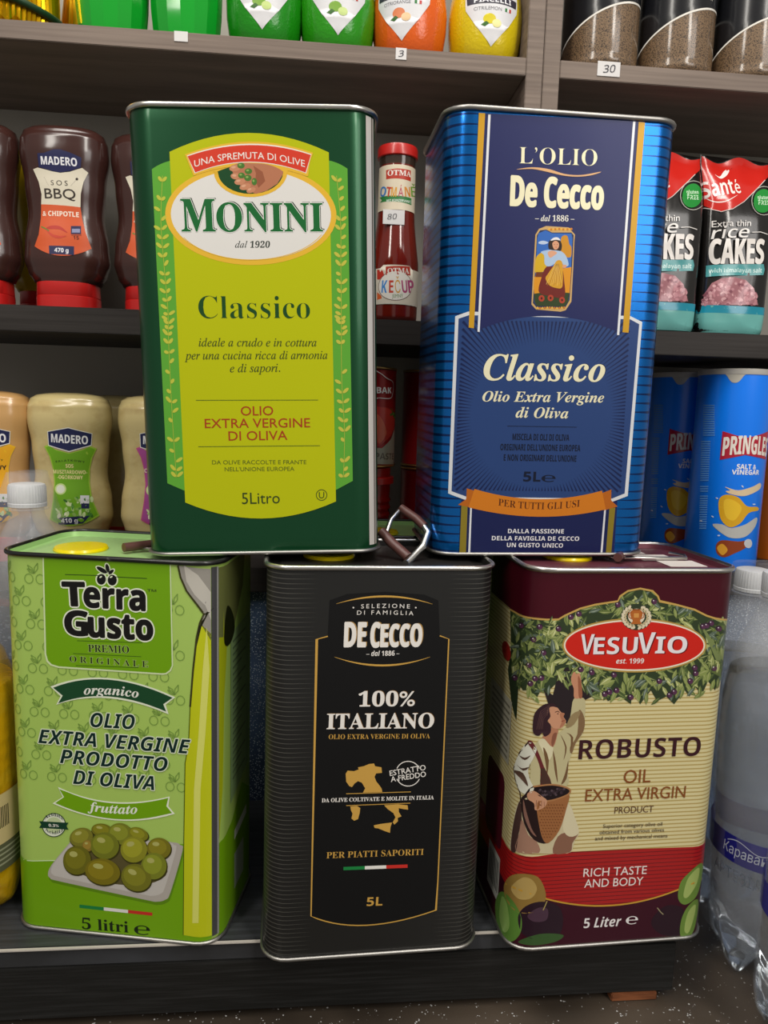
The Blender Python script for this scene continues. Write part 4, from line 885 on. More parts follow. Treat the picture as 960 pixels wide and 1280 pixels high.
def mayo(M, label, body, lab, kind):
    t, S = sauce(Mm, label, 'cream sauce bottles', body, M_RED); S.view(0, 470, 4.8)
    A = Art(S, t, 'paper'); nv = '1c2250'
    e = [(265, 422), (288, 412), (330, 440), (415, 462), (500, 440), (545, 420), (582, 436), (555, 490), (540, 560), (540, 640), (555, 740), (598, 838)]+arc((598, 838), (440, 900), (300, 860))[1:]+[(318, 740), (326, 640), (318, 560), (296, 480)]
    A.poly('front_label', e, {'g': '9cc23c', 'y': 'e8b41c', 'p': 'c04c8c'}[kind], 1); 
    A.poly('front_label', [(425+(x-425)*.93, 640+(y-640)*.97) for x, y in e], {'g': '6fa81c', 'y': 'e6a81a', 'p': 'a84a94'}[kind], 1.6)
    A.poly('logo_plate', [(284, 332), (410, 308), (555, 344), (550, 418), (415, 456), (290, 418)], 'e8e6e0', 2.1); A.poly('logo_plate', [(288, 335), (410, 313), (551, 347), (546, 414), (415, 450), (294, 414)], nv, 2.6)
    A.text('MADERO', (308, 396), (528, 410), 50, 'f0f0f4', 3.4, 'sb', off=.01)
    A.text('SAŁATKOWY', (334, 520), (510, 522), 11, '2c3c14', 3, 'sb', track=1.5, sag=10)
    if kind == 'g':
        for s, a, b in (('SOS', (395, 550), (442, 551)), ('MUSZTARDOWO-', (320, 584), (524, 588)), ('-OGÓRKOWY', (345, 616), (498, 620))): A.text(s, a, b, 22, 'ece0a0', 3, 'sb', off=.012)
    elif kind == 'y': A.text('MIODOWY', (320, 570), (530, 572), 26, '2c2418', 3, 'sb', off=.012)
    else: A.text('CZOSNKOWY', (320, 570), (530, 572), 24, 'e8d8c0', 3, 'sb', off=.012)
    A.ell('round_seal', 364, 678, 34, 34, 'c8dc90', 2.4); A.ell('round_seal', 364, 678, 25, 25, 'e4e8d8', 2.8)
    r2 = random.Random(3)
    for k in range(44):
        x, y = r2.uniform(345, 560), r2.uniform(735, 850); A.ell('salad_picture', x, y, r2.uniform(8, 22), r2.uniform(6, 12), r2.choice(['4c8a30', '8cb45c', 'cfe0a8', 'e0e4c4', '386c24', 'a8c87c']), 2.2+.01*k, r2.uniform(0, 180), n=8)
    A.rect('nutrition_box', 482, 716, 536, 768, 'e4e4e8', 3); A.rect('nutrition_box', 488, 764, 536, 795, nv, 3.3)
    A.poly('weight_plate', [(352, 852), (400, 846), (540, 838), (498, 884), (400, 892), (352, 890)], nv, 3); A.text('410 g', (368, 880), (468, 880), 26, 'f0f0f4', 3.6, 'sb', off=.012)
    A.flush(); t.matrix_world = M; return t
mayo(Mm, 'pale mustard sauce bottle with green label, lower left shelf', M_MAY, None, 'g')
mayo(SH(-.3885, .036, .2402), 'orange-tinted sauce bottle with yellow label at the left picture edge', M_MAY0, None, 'y')
mayo(SH(-.2265, .040, .2402), 'pale sauce bottle with magenta label beside the dark green tin', M_MAY, None, 'p')
sauce(SH(-.288, .112, .2402), 'pale sauce bottle standing behind the one with the green label', 'back row sauce bottles', M_MAY, M_RED)
# ================================================================== upper shelf
zS = .7287
def citrus(a, d, label, col, kind, grp='fruit juice squeeze bottles'):
    M = SH(a, d, zS); t = thing('juice_bottle', M, label, 'bottle', grp)
    m = mat('citrus_plastic', col, .22, 0, .4, bump=((420, 420, 420), .35, .001)) if kind else mat('clear_green_plastic', col, .08, 0, .6)
    if kind: pr = [(.022, 0), (.027, .001), (.0305, .006), (.0335, .016), (.0355, .03), (.036, .045), (.034, .062), (.029, .078), (.021, .09), (.014, .097), (.012, .1)]
    else: pr = [(.026, 0), (.029, .001), (.0305, .01), (.0325, .03), (.0335, .055), (.032, .08), (.024, .1), (.014, .112), (.012, .116)]
    if kind: V, F = loft([circ(r, z, 48) for r, z in pr])
    else: V, F = loft([circ(r, z, 16) for r, z in pr])
    mesh('body', V, F, m, t, ang=60 if kind else 15)
    lathe('screw_cap', [(.0135, pr[-1][1]), (.0135, pr[-1][1]+.018), (.012, pr[-1][1]+.02)], mat('green_cap', '1c7a2c', .4), t, 28)
    if kind:
        rr = lambda v: interp(pr_t, v)[0]
        pr_t = [(z, r) for r, z in pr]
        def fn(u, v, h): r = rr(v); th = u/.0355; return Vector(((r+h)*math.sin(th), -(r+h)*math.cos(th), v))
        S = Surf(fn, M, [k*.003 for k in range(-20, 21)], (0, .03)); S.vcuts = [.004*k for k in range(1, 24)]
        A = Art(S, t, 'paper'); yaw = {'g': .0, 'o': -.011}.get(kind, 0)
        A.poly('diamond_label', [(yaw+x, z) for x, z in ((0, .0105), (.016, .028), (.026, .042), (.028, .06), (0, .066), (-.028, .06), (-.026, .042), (-.016, .028))], 'dcdce0', 1, True)
        c1, c2 = {'g': ('7ca83c', 'c8dc8c'), 'o': ('d87c4c', 'eccca0'), 'y': ('d8c818', 'ece8a0')}[kind]
        A.poly('fruit_picture', [(yaw-.003+.006*math.cos(R(q)), .033+.0045*math.sin(R(q))) for q in range(0, 360, 24)], c1, 2, True)
        A.poly('fruit_picture', [(yaw+.004+.0045*math.cos(R(q)), .0295+.0035*math.sin(R(q))) for q in range(0, 360, 24)], c2, 3, True)
        A.poly('fruit_picture', [(yaw-.011, .028), (yaw-.006, .031), (yaw-.003, .029), (yaw-.007, .0265)], '3c6c2c', 2.6, True)
        A.poly('brand_band', [(yaw-.0245, .046), (yaw+.0245, .046), (yaw+.026, .053), (yaw-.026, .053)], '2c2a3a', 2, True)
        T = lambda s, x0, x1, z, h, c, st=None, off=0: A.T.append(((s, st, 0, 1), Vector((yaw+x0, z)), Vector((yaw+x1, z)), h, .001, c, 3, 0, 0, None, None, 'lettering'))
        T('PIACELLI', -.018, .018, .0472, .0045, 'ececf0', 'sb', .01)
        T({'g': 'CITRIGREEN', 'o': 'CITRIORANGE', 'y': 'CITRILEMON'}[kind], -.018, .008, .0405, .0028, '6c6c74')
        for q, c in enumerate(('2c7a3c', 'e8e8e8', 'c03430')): A.poly('flag_stripe', [(yaw+.0115+q*.0022, .0405), (yaw+.0137+q*.0022, .0405), (yaw+.0137+q*.0022, .0435), (yaw+.0115+q*.0022, .0435)], c, 3, True)
        A.flush()
    return t
citrus(-.264, .04, 'clear bright green faceted bottle next to the gold foil bottle, top left shelf', '12a02c', None)
citrus(-.1965, .04, 'clear bright green faceted bottle above the torn paper scrap, top shelf', '12a02c', None)
citrus(-.1235, .04, 'green lime-shaped juice bottle, left of the two with white diamond labels', '1a8a14', 'g')
citrus(-.0545, .04, 'green lime-shaped juice bottle, right of the two, next to the orange one', '2a9414', 'g')
citrus(.0145, .04, 'orange fruit-shaped juice bottle on the top shelf', 'e0601a', 'o')
citrus(.0885, .04, 'yellow lemon-shaped juice bottle beside the shelf upright', 'd8c010', 'y')
for a, nm in ((-.1595, 'green'), (-.232, 'pale')): pass
t = thing('foil_wrapped_bottle', SH(-.360, .048, zS), 'bottle in pleated gold foil with dark green ribbon at the top left corner', 'bottle')
V, F = loft([[(math.cos(k*math.pi/60)*r*(1+(.035 if k % 2 else 0)*(1 if z > .004 else 0)), math.sin(k*math.pi/60)*r*(1+(.035 if k % 2 else 0)), z+(.003*math.sin(k*.9) if 0 < i < 2 else 0)) for k in range(120)] for i, (r, z) in enumerate(((.033, .0), (.040, .006), (.0425, .02), (.042, .06), (.036, .09), (.02, .12), (.016, .15)))])
mesh('gold_foil', V, F, mat('gold_foil', 'e0b010', .25, .9), t, ang=20); lathe('dark_base', [(.031, .0002), (.0345, .002), (.034, .006)], mat('dark_base', '3a2c10', .5), t)
tube('green_ribbon', [(.046*math.cos(R(q)), .046*math.sin(R(q)), .02+.002*math.sin(R(3*q))) for q in range(-160, 21, 12)], .003, mat('green_ribbon', '123c1c', .5), t)
t = thing('foil_wrapped_bottle', SH(-.312, .085, zS), 'narrow gold foil bottle squeezed behind the green one, top left', 'bottle')
V, F = loft([[(math.cos(k*math.pi/20)*r*(1.04 if k % 2 else 1), math.sin(k*math.pi/20)*r*(1.04 if k % 2 else 1), z) for k in range(40)] for r, z in ((.013, 0), (.015, .02), (.011, .05), (.006, .09))]); mesh('gold_foil', V, F, mat('gold_foil', 'd8a418', .3, .9), t, ang=20)
M_PEP = mat('ground_pepper', '80664a', .5, 0, .9, grain=((900, 900, 900), '33261a', .45, .62))
def jar(a, label, first=None):
    M = SH(a, .041, zS); t = thing('spice_jar', M, label, 'jar', 'pepper jars on the top right shelf')
    pr = [(.030, .0), (.034, .0008), (.0365, .004), (.0370, .008), (.0362, .012), (.0366, .014), (.0366, .15), (.033, .16)]
    lathe('pepper_filling', pr, M_PEP, t, 64, ang=60)
    lathe('black_lid', [(.034, .16), (.034, .185), (.032, .187)], mat('black_lid_plastic', '141414', .4), t, 40)
    r = .0366
    fn = lambda u, v, h: Vector(((r+h)*math.sin(u/r), -(r+h)*math.cos(u/r), v))
    S = Surf(fn, M, [k*.004 for k in range(-28, 29)], (0, .03)); A = Art(S, t, 'gloss')
    cv = [(u*.004, .033+.030*(1-((14-u)/34)**2)-.004) for u in range(-20, 21)]
    cv = [(x, .0285+.034*(math.sin(min(1, (x+.055)/.10)*math.pi/2))) for x in [k*.004 for k in range(-22, 23)]]
    A.poly('black_label', cv+[(.088, .13), (-.088, .13)], '17181c', 1, True)
    n = len(cv); A.add('white_arc', cv+[(x, z-.0018) for x, z in cv], [(i+n, i+n+1, i+1, i) for i in range(n-1)], 'd8d4cc', 2)
    T = lambda s, x0, x1, z, h: A.T.append(((s, 'sb', 0, 1), Vector((x0, z)), Vector((x1, z)), h, .001, 'b8b4aa', 3, 0, 0, None, None, 'lettering'))
    T('GOURMET', -.004, .024, .072, .0032); T('PEPPER', .002, .022, .0665, .0028)
    A.flush(); return t
jar(.2045, 'pepper jar with black label, directly right of the shelf upright'); jar(.2815, 'pepper jar with black label, middle of the three'); jar(.3585, 'pepper jar with black label, cut off at the right picture edge')
# ================================================================== middle shelf: ketchup and rice cakes
M = SH(.0065, .034, .4857); t = thing('ketchup_bottle', M, 'glass ketchup bottle with red lid between the two upper tins', 'bottle')
pr = [(.021, 0), (.0232, .0015), (.0238, .006), (.0238, .055), (.0232, .062), (.021, .078), (.0188, .095), (.0178, .11), (.0176, .145), (.0172, .149), (.0176, .152), (.0176, .156)]
lathe('body', pr, mat('ketchup_in_glass', '6c1a10', .08, 0, .8, bump=((60, 60, 60), .1, .001)), t, 48, ang=50)
lathe('glass_neck', [(.01765, .1455), (.0171, .148), (.0178, .1515), (.0178, .157)], mat('dark_glass', '3a2c24', .06, 0, .8), t, 48, cap0=False, cap1=False)
lathe('screw_lid', [(.0190, .156), (.0197, .1568), (.0197, .1645), (.0188, .1665), (.0002, .1668)], mat('red_lid', 'b8201c', .35, 0, .3), t, 48)
prt = [(z, r) for r, z in pr]
def kf(u, v, h): r = interp(prt, v)[0]+.0002; return Vector(((r+h)*math.sin(u/.02), -(r+h)*math.cos(u/.02), v))
S = Surf(kf, M, [k*.0025 for k in range(-16, 17)], (0, .08)); S.vcuts = [.01*k for k in range(1, 15)]; A = Art(S, t, 'paper'); S.view(455, 170, 5.12)
A.poly('upper_label', [(-.03, .147), (.03, .147), (.03, .1055), (-.03, .1055)], 'd8ccb4', 1, True)
A.poly('lower_label', [(-.032, .050), (-.014, .050), (-.011, .053), (.011, .053), (.014, .050), (.032, .050), (.032, .016), (-.032, .016)], 'd8d0c0', 1, True)
for y in (210, 836): A.poly('red_plate#%d' % y, [(143, y+10), (215, y-2), (298, y+12), (298, y+82), (215, y+62), (143, y+68)] if y < 300 else [(140, y), (215, y-4), (292, y), (296, y+58), (215, y+50), (140, y+54)], 'b4301c', 2); A.text('OTMA', (152, y+46), (298, y+54) if y < 300 else (288, y+46), 34, 'ece4dc', 3, 'b', off=.012)
ks = ['3c78b8', 'b83c28', 'd89a28', 'b83458', 'd0882c', '6c9c2c', 'b8342c']
for k, (c, x) in enumerate(zip('OTMÁNĚ', (104, 140, 172, 218, 262, 302))): A.text(c, (x, 388), (x+34, 390), 62, ks[k], 3, 'sb')
A.poly('green_ribbon_print', [(102, 396), (302, 400), (302, 444), (104, 428), (116, 412)], '2c7a3c', 2); A.text('BEZ KONZERVANTŮ', (145, 424), (300, 434), 16, 'dce8dc', 3, 'sb')
A.ell('kecup_oval', 203, 958, 118, 96, '5c3428', 1.8); A.ell('kecup_oval', 203, 958, 114, 92, 'ece8e0', 2.2)
A.poly('tomato_print', [(85, 855), (120, 862), (130, 890), (100, 920), (85, 918)], 'c03020', 1.5); A.poly('tomato_print', [(85, 1000), (110, 1020), (115, 1040), (85, 1050)], 'd86028', 1.5)
for c, x, k in zip('KEČUP', (112, 160, 200, 245, 285), (0, 1, 2, 3, 3)): A.text(c, (x, 1004), (x+(34 if c != 'E' else 28), 1004), 80, ('3c8ad8', 'c8402c', 'd8a02c', 'b04878')[k], 3, 'sb')
A.text('JEMNÝ', (180, 1036), (250, 1034), 22, '5c8a4c', 3); A.flush()
o = box('price_sticker', (-.004, -.0195, .098), (.021, .0006, .0135), M_TAG, t, .0001); o.rotation_euler = (0, 0, 0)
S = Surf(lambda u, v, h: Vector((u, -.0198-h, v)), M, (), (0, .1)); A = Art(S, t, 'matt'); S.view(455, 170, 5.12)
A.text('80', (150, 534), (212, 530), 34, '6c6c70', 2, 'ss', shear=.2); A.flush()
def bag(M, label):
    t = thing('rice_cake_bag', M, label, 'bag', 'rice cake bags'); W, D, H = .0735, .056, .176
    rings = []
    for z, w, d in ((.0, .92, .85), (.003, .98, .95), (.02, 1, 1), (.07, 1.0, 1), (.11, 1.0, .98), (.13, 1, .85), (.145, 1, .62), (.158, 1, .34), (.168, 1, .12), (H, 1, .05)):
        rg = []
        for k in range(56):
            x, y, _ = circ(1, 0, 56, e=4.5)[k]; q = noise.noise(Vector((x*2.1, y*2.1, z*38)))*.0022*min(1, z/.02)
            rg.append((x*W/2*w+q*.6, y*D/2*d+q, z+(.004*math.sin(x*5+1) if z > .16 else 0)))
        rings.append(rg)
    V, F = loft(rings); mesh('wrapper', V, F, mat('black_glossy_film', '1a1817', .2, 0, .6, bump=((50, 50, 25), .3, .003)), t, ang=60)
    tb = [(0, .92, .85), (.003, .98, .95), (.02, 1, 1), (.07, 1, 1), (.11, 1, .98), (.13, 1, .85), (.145, 1, .62), (.158, 1, .34), (.168, 1, .12), (H, 1, .05)]
    def fn(u, v, h):
        for a, b in zip(tb, tb[1:]):
            if v <= b[0] or b is tb[-1]: f = max(0, min(1, (v-a[0])/(b[0]-a[0]))); w, d = a[1]+(b[1]-a[1])*f, a[2]+(b[2]-a[2])*f; break
        hw = W/2*w; x = max(-1, min(1, u/hw)); y = (max(0, 1-abs(x)**4.5))**(1/4.5)
        q = noise.noise(Vector((x*2.1, -y*2.1, v*38)))*.0022*min(1, v/.02) if v > 0 else 0
        return Vector((u+q*.6, -y*D/2*d-.0007-h+q, v+(.004*math.sin(x*5+1)*max(0, (v-.16))/.016 if v > .16 else 0)))
    S = Surf(fn, M, [k*.003 for k in range(-13, 14)], (0, .08)); S.vcuts = [.006*k for k in range(1, 29)]
    return t, S
Mg = SH(.3515, .034, .4857, .0); t, S = bag(Mg, 'black rice cake bag with red top, at the right picture edge'); BAG = t
A = Art(S, t, 'film'); S.view(800, 160, 4.923); hw = .0362
rc = [S.px(*p) for p in ((395, 470), (440, 500), (500, 512), (570, 495), (640, 450), (720, 370), (790, 300))]
A.poly('red_top_print', [(-hw, .1745), (-hw, rc[0].y)]+[v for v in rc if -hw < v.x < hw]+[(hw, rc[-1].y+.004), (hw, .1745)], 'c4241c', 1, True)
A.stroke('white_curve', [(400, 472), (440, 502), (500, 515), (570, 498), (640, 453), (720, 373), (770, 320)], 4, 'd8ccc8', 1.6)
A.text('Santé', (398, 428), (625, 400), 92, 'ece4e0', 2, 'sb', shear=.1); A.poly('leaf_logo', spl([(460, 285), (490, 300), (520, 262), (548, 262), (530, 295), (495, 312)]), 'ece4e0', 2); A.stroke('leaf_logo', spl([(400, 432), (460, 455), (530, 450), (600, 412)], False), 6, 'ece4e0', 2, taper=True)
A.stroke('gluten_free_seal', [(762+75*math.cos(R(a)), 448+88*math.sin(R(a))) for a in range(0, 360, 15)], 4, 'b8b4ac', 2, True); A.ell('gluten_free_seal', 762, 448, 60, 70, '1e8a34', 2)
A.text('gluten', (725, 438), (795, 440), 22, 'c8e8c8', 3, 'sb'); A.text('FREE', (728, 472), (795, 474), 26, 'c8e8c8', 3, 'sb')
A.text('Extra thin', (440, 612), (682, 602), 40, 'e4e0dc', 2); A.text('rice', (436, 684), (672, 672), 72, 'e4e0dc', 2, 'ss', shear=.15, off=.012); A.stroke('white_curve', [(690, 642), (740, 640), (785, 655)], 5, 'e4e0dc', 2)
A.text('CAKES', (424, 838), (757, 834), 150, 'ece6e0', 2, 'sb', off=.02)
A.poly('teal_ribbon', [(405, 848), (760, 838), (766, 872), (758, 905), (403, 918)], '4c9a9c', 2); A.text('with himalayan salt', (420, 893), (748, 890), 26, 'c8e4e0', 3, 'sb')
r3 = random.Random(5)
A.poly('pink_salt_picture', [(380, 1095), (395, 1020), (440, 955), (500, 925), (580, 918), (650, 935), (700, 985), (726, 1090)], 'a87078', 1.5)
for k in range(150):
    x = r3.uniform(385, 722); y = r3.uniform(925+abs(x-560)**2/260, 1088); A.ell('pink_salt_picture', x, y, r3.uniform(6, 16), r3.uniform(6, 12), r3.choice(['c89098', 'b47c84', 'd8a8ac', '8c5460', 'c48890']), 1.8+k*.004, r3.uniform(0, 180), n=6)
u_t = S.px(550, 1093).y; u_b = S.px(550, 1140).y
A.poly('teal_base_print', [(-hw, .001), (hw, .001), (hw, u_t), (-hw, u_t)], '6ab0aa', 2.6, True); A.poly('teal_base_print', [(-hw, u_b), (hw, u_b), (hw, u_t), (-hw, u_t)], '1c8ca4', 3, True)
A.flush()
M_CAKE = mat('rice_cake_dark', '6c6652', .8, grain=((300, 300, 300), '4a4638', .4, .6))
for k in range(15):
    V, F = loft([circ(.0235, .002+k*.0086, 20, .0115, 0), circ(.0248, .0035+k*.0086, 20, .0115, 0), circ(.0248, .0080+k*.0086, 20, .0115, 0), circ(.0235, .0095+k*.0086, 20, .0115, 0)])
    mesh('rice_cake', V, F, M_CAKE, t, ang=50)
DUPS.append(('BAG', SH(.2755, .030, .4857, .0), 'black rice cake bag with red top, half hidden behind the blue tin'))
# ================================================================== lower shelf: tomato cans and crisp tubes
def can(M, z0, r, h, m, nm='tomato_can', lab='', cat='can'):
    t = thing(nm, M, lab, cat); lathe('body', [(r-.001, .001), (r, .003), (r-.0006, .004), (r-.0006, h-.004), (r, h-.003)], m, t, 56)
    tube('top_rim', [((r-.0008)*math.cos(R(q)), (r-.0008)*math.sin(R(q)), h-.0012) for q in range(0, 360, 8)], .0012, mat('gold_rim', 'c8a868', .3, .9), t, 8, True)
    tube('bottom_rim', [((r-.0008)*math.cos(R(q)), (r-.0008)*math.sin(R(q)), .0014) for q in range(0, 360, 8)], .0012, mat('gold_rim', 'c8a868', .3, .9), t, 8, True)
    V, F = loft([circ(r-.002, h-.003, 40), circ(r-.003, h-.0035, 40)], False); mesh('lid', V, F, M_METAL, t); return t
M = SH(-.0235, .042, .3415); t = can(M, 0, .0365, .100, mat('red_can_print', 'a81a18', .3, .2, .3), lab='red tomato paste can beside the dark green tin, standing on a red jar')
r = .0362; S = Surf(lambda u, v, h: Vector(((r+h)*math.sin(u/r), -(r+h)*math.cos(u/r), v)), M, [k*.003 for k in range(-18, 19)], (.02, .05)); S.view(455, 440, 4.57); A = Art(S, t, 'gloss')
A.stroke('white_badge', spl([(60, 120), (90, 120), (130, 150), (165, 175), (162, 240), (145, 265), (85, 262), (50, 262)], True), 5, 'd8d0cc', 2, True); A.text('BAK', (70, 235), (155, 236), 34, 'e8e0dc', 2, 'sb', off=.01)
A.poly('tomato_picture', spl([(50, 330), (100, 315), (150, 330), (172, 380), (165, 450), (120, 510), (60, 530)]), 'c8382c', 2); A.poly('tomato_picture', spl([(70, 360), (110, 400), (125, 470), (80, 520)]), 'e06848', 2.6)
for k in range(5): A.stroke('tomato_picture', [(165, 350), (150+12*k, 320+14*k)], 5, '4c6a2c', 3)
A.poly('pale_base_print', [(50, 545), (100, 550), (150, 500), (172, 440), (168, 640), (50, 640)], 'b0ac98', 2.3); A.text('PASTE', (60, 612), (165, 614), 36, '6c6454', 3, 'sb'); A.flush()
t = thing('ribbed_jar', SH(-.0235, .042, .2402), 'red ribbed plastic jar under the tomato paste can', 'jar')
pr = [(.030, 0), (.032, .001)]
for k in range(9): pr += [(.0325, .004+k*.0075), (.0338, .0065+k*.0075), (.0325, .009+k*.0075)]
pr += [(.0330, .078), (.0330, .0845)]
mr = mat('red_jar_plastic', 'b01410', .25, 0, .4); lathe('body', pr, mr, t, 48, ang=80); lathe('lid', [(.0345, .0835), (.0362, .084), (.0362, .0905), (.0345, .091), (.0325, .0915), (.0325, .1), (.0002, .1008)], mat('red_jar_lid', 'cc2018', .3, 0, .2), t, 48)
t = can(SH(.0585, .060, .3415), 0, .0365, .100, mat('dark_red_can_print', '8a1216', .3, .2, .3), lab='dark red can glimpsed left of the blue tin, upper of two')
t = can(SH(.0585, .060, .2402), 0, .0365, .1005, mat('dark_red_can_print', '901418', .3, .2, .3), lab='dark red can glimpsed left of the blue tin, lower of two')
def tubecan(M, Mref, label, full=True):
    t = thing('crisp_tube', Mref, label, 'crisp tube', 'blue crisp tubes'); r = .0372; H = .212
    lathe('body', [(r-.001, .0), (r, .002), (r, H-.006)], mat('blue_tube_print', '0a80ff', .32, 0, .3), t, 64)
    V, F = loft([circ(r+.0006, H-.006, 56), circ(r+.0009, H-.005, 56), circ(r+.0009, H-.0005, 56), circ(r, H, 56), circ(r-.003, H, 56), circ(r-.004, H-.003, 56)], False); mesh('clear_lid', V, F, mat('milky_lid', 'c8c4bc', .3, alpha=.85), t)
    S = Surf(lambda u, v, h: Vector(((r+h)*math.sin(u/r), -(r+h)*math.cos(u/r), v)), Mref, [k*.0026 for k in range(-28, 29)], (.0, .12)); S.view(800, 440, 4.57); A = Art(S, t, 'gloss')
    A.poly('tab_print', spl([(485, 108), (610, 112), (590, 140), (560, 172), (525, 172), (500, 140)]), 'bcb8ac', 1)
    A.poly('red_bow_plate', [(472, 452), (600, 492), (730, 452), (716, 614), (600, 588), (456, 616)], 'b01c34', 2)
    A.text('PRINGLES', (470, 592), (718, 598), 104, 'ece4da', 3, 'sb', off=.012, sag=16)
    A.text('SALT &', (552, 668), (660, 670), 28, 'eceef4', 2, 'sb', off=.02); A.text('VINEGAR', (524, 698), (676, 700), 26, 'eceef4', 2, 'sb', off=.02)
    A.poly('crisp_picture', spl([(450, 850), (490, 815), (560, 830), (610, 880), (668, 885), (672, 905), (620, 920), (570, 980), (510, 1000), (460, 950)]), 'd8a41c', 2); A.poly('crisp_picture', spl([(480, 850), (530, 845), (580, 890), (540, 960), (490, 940)]), 'e8bc2c', 2.6)
    A.poly('crisp_picture', spl([(486, 770), (560, 790), (640, 770), (685, 748), (680, 785), (600, 822), (520, 812), (490, 795), (515, 790)]), 'dcc4a0', 2)
    A.poly('salt_picture#a', spl([(415, 985), (470, 985), (520, 1005), (600, 985), (665, 945), (655, 1000), (600, 1055), (520, 1062), (460, 1030)]), 'b8b8b4', 1.6)
    A.poly('chicken_picture', spl([(436, 1100), (470, 1075), (560, 1082), (600, 1078), (625, 1090), (600, 1120), (540, 1150), (480, 1172), (440, 1150)]), '8c3c18', 2); A.poly('chicken_picture', spl([(440, 1120), (470, 1095), (500, 1130), (470, 1160)]), 'd89a2c', 2.6); A.ell('chicken_picture', 618, 1094, 22, 26, 'c4c4c8', 2.7)
    for x, y, a in ((440, 835, 20), (585, 768, 50), (650, 870, 0), (415, 940, 30), (350, 965, 10), (450, 1048, 0)): A.ell('salt_picture', x, y, 9, 4, 'c4d4e8', 2.8, a, n=6)
    for b, e in ((302, 480), (508, 735), (765, 800), (820, 918), (925, 1012)):
        y = b
        while y < e: A.poly('small_print', [(362, y), (428, y), (427, y+7), (361, y+7)] if y < 500 else [(350-.02*(y-500), y), (405-.05*(y-500), y), (404-.05*(y-500), y+7), (349-.02*(y-500), y+7)], '5c9ae0', 1.6); y += 13
    A.flush(); t.matrix_world = M; return t
Mp = SH(.3795, .043, .2402); tubecan(Mp, Mp, 'bright blue crisp tube, the front one of two')
tubecan(SH(.3625, .121, .2402, -.05), Mp, 'blue crisp tube standing behind and left of the front one')
t = thing('orange_tube', SH(.476, .10, .2402), 'orange tube behind the blue crisp tubes at the right picture edge', 'crisp tube'); lathe('body', [(.0365, 0), (.0372, .002), (.0372, .2)], mat('orange_tube_print', 'b45a10', .35, 0, .2), t); lathe('lid', [(.038, .2), (.038, .205), (.036, .206)], M_METAL, t)
# ================================================================== plastic bottles
M_PET = mat('clear_pet', 'dfe4ea', .08, alpha=.2); M_WAT = mat('still_water', 'd0dae4', .02, trans=1, ior=1.33)
def pet(M, label, grp, H=.335, r=.043, capm=None, fill=None, level=.235, label_z=None, oil=False):
    t = thing('plastic_bottle', M, label, 'bottle', grp)
    pr = [(.0, .75), (.01, .93), (.03, 1.0), (.10, 1.0), (.11, .975), (.13, .985), (.19, 1), (.225, .96), (.26, .80), (.285, .55), (.300, .36), (.308, .33), (.318, .33)]
    k = H/.335; rings = []; z = 0
    while z <= .3181:
        q = interp([(a, b) for a, b in pr], z)[0]; lob = .024*max(0, 1-z/.055)
        q *= 1+.006*math.sin(z*420)*(1 if .05 < z < .10 or .135 < z < .2 else 0)
        rings.append(circ(r*q, z*k, 50, lobes=lob if lob else None)); z += .004
    V, F = loft(rings, True, False); mesh('body', V, F, oil or M_PET, t, ang=80)
    V, F = loft([[((x*.965), (y*.965), min(zz, level) if zz > level-.002 else zz+.0012) for x, y, zz in rg] for rg in rings if rg[0][2] <= level]); mesh('liquid', V, F, fill or M_WAT, t, ang=80)
    c = capm or mat('white_cap', 'd8dadc', .4); zc = .308*k
    V, F = loft([[(math.cos(2*math.pi*i/80)*q*(1.02 if i % 2 else 1), math.sin(2*math.pi*i/80)*q*(1.02 if i % 2 else 1), z) for i in range(80)] for q, z in ((.0155, zc), (.0158, zc+.003), (.0152, zc+.0035), (.0156, zc+.005), (.0154, zc+.017), (.0145, zc+.0195), (.012, zc+.0203))]); mesh('screw_cap', V, F, c, t, ang=25)
    lathe('neck_ring', [(.015, zc-.003), (.0172, zc-.0024), (.0172, zc-.0014), (.015, zc-.001)], oil or M_PET, t, 40)
    return t
zc0 = -.0652
def band(t, M, r, z0, z1, col, art=None):
    fn = lambda u, v, h: Vector(((r+h)*math.sin(u/r), -(r+h)*math.cos(u/r), v))
    S = Surf(fn, M, [k*.003 for k in range(-50, 51)], (-.03, .09)); A = Art(S, t, 'film'); A.poly('label_band', [(-r*3.1, z0), (r*3.1, z0), (r*3.1, z1), (-r*3.1, z1)], col, 1, True)
    if art: art(A, S)
    A.flush()
Mw = Matrix.Translation((.3375, .577, zc0+.0006)) @ Matrix.Rotation(R(-2.2), 4, 'Y')
t = pet(Mw, 'large clear water bottle with blue label, right of the maroon tin', 'shrink-wrapped water bottles', H=.352, level=.262)
def wart(A, S):
    T = lambda s, x0, x1, z, h, c, st=None, off=0, sh=0: A.T.append(((s, st, 0, 1), Vector((x0, z)), Vector((x1, z)), h, .001, c, 3, sh, 0, None, None, 'lettering'))
    T('Караван', -.056, -.020, .1115, .0085, 'd4dcec', None, .012, .15); T('1,5L', -.012, .004, .1115, .0085, 'e4e8f4', 'sb')
    T('АРТЕЗІАНСЬКА', -.066, .012, .089, .0095, '7c8490', None, .006)
    A.add('white_curve', [(-.052+.034*k/12, .1225+.003*math.sin(k*.5)) for k in range(13)]+[(-.052+.034*k/12, .1217+.003*math.sin(k*.5)) for k in range(13)], [(i+13, i+14, i+1, i) for i in range(12)], 'd4dcec', 3)
band(t, Mw, .0436, .105, .128, '27288c', wart)
t = pet(Matrix.Translation((.345, .664, zc0)), 'clear water bottle standing behind the blue-labelled one, beside the shelf', 'shrink-wrapped water bottles', level=.25)
Mw3 = Matrix.Translation((.333, .489, zc0)); t = pet(Mw3, 'nearest clear water bottle, cut off by the right picture edge', 'shrink-wrapped water bottles', level=.25); band(t, Mw3, .0436, .105, .128, '4444a0')
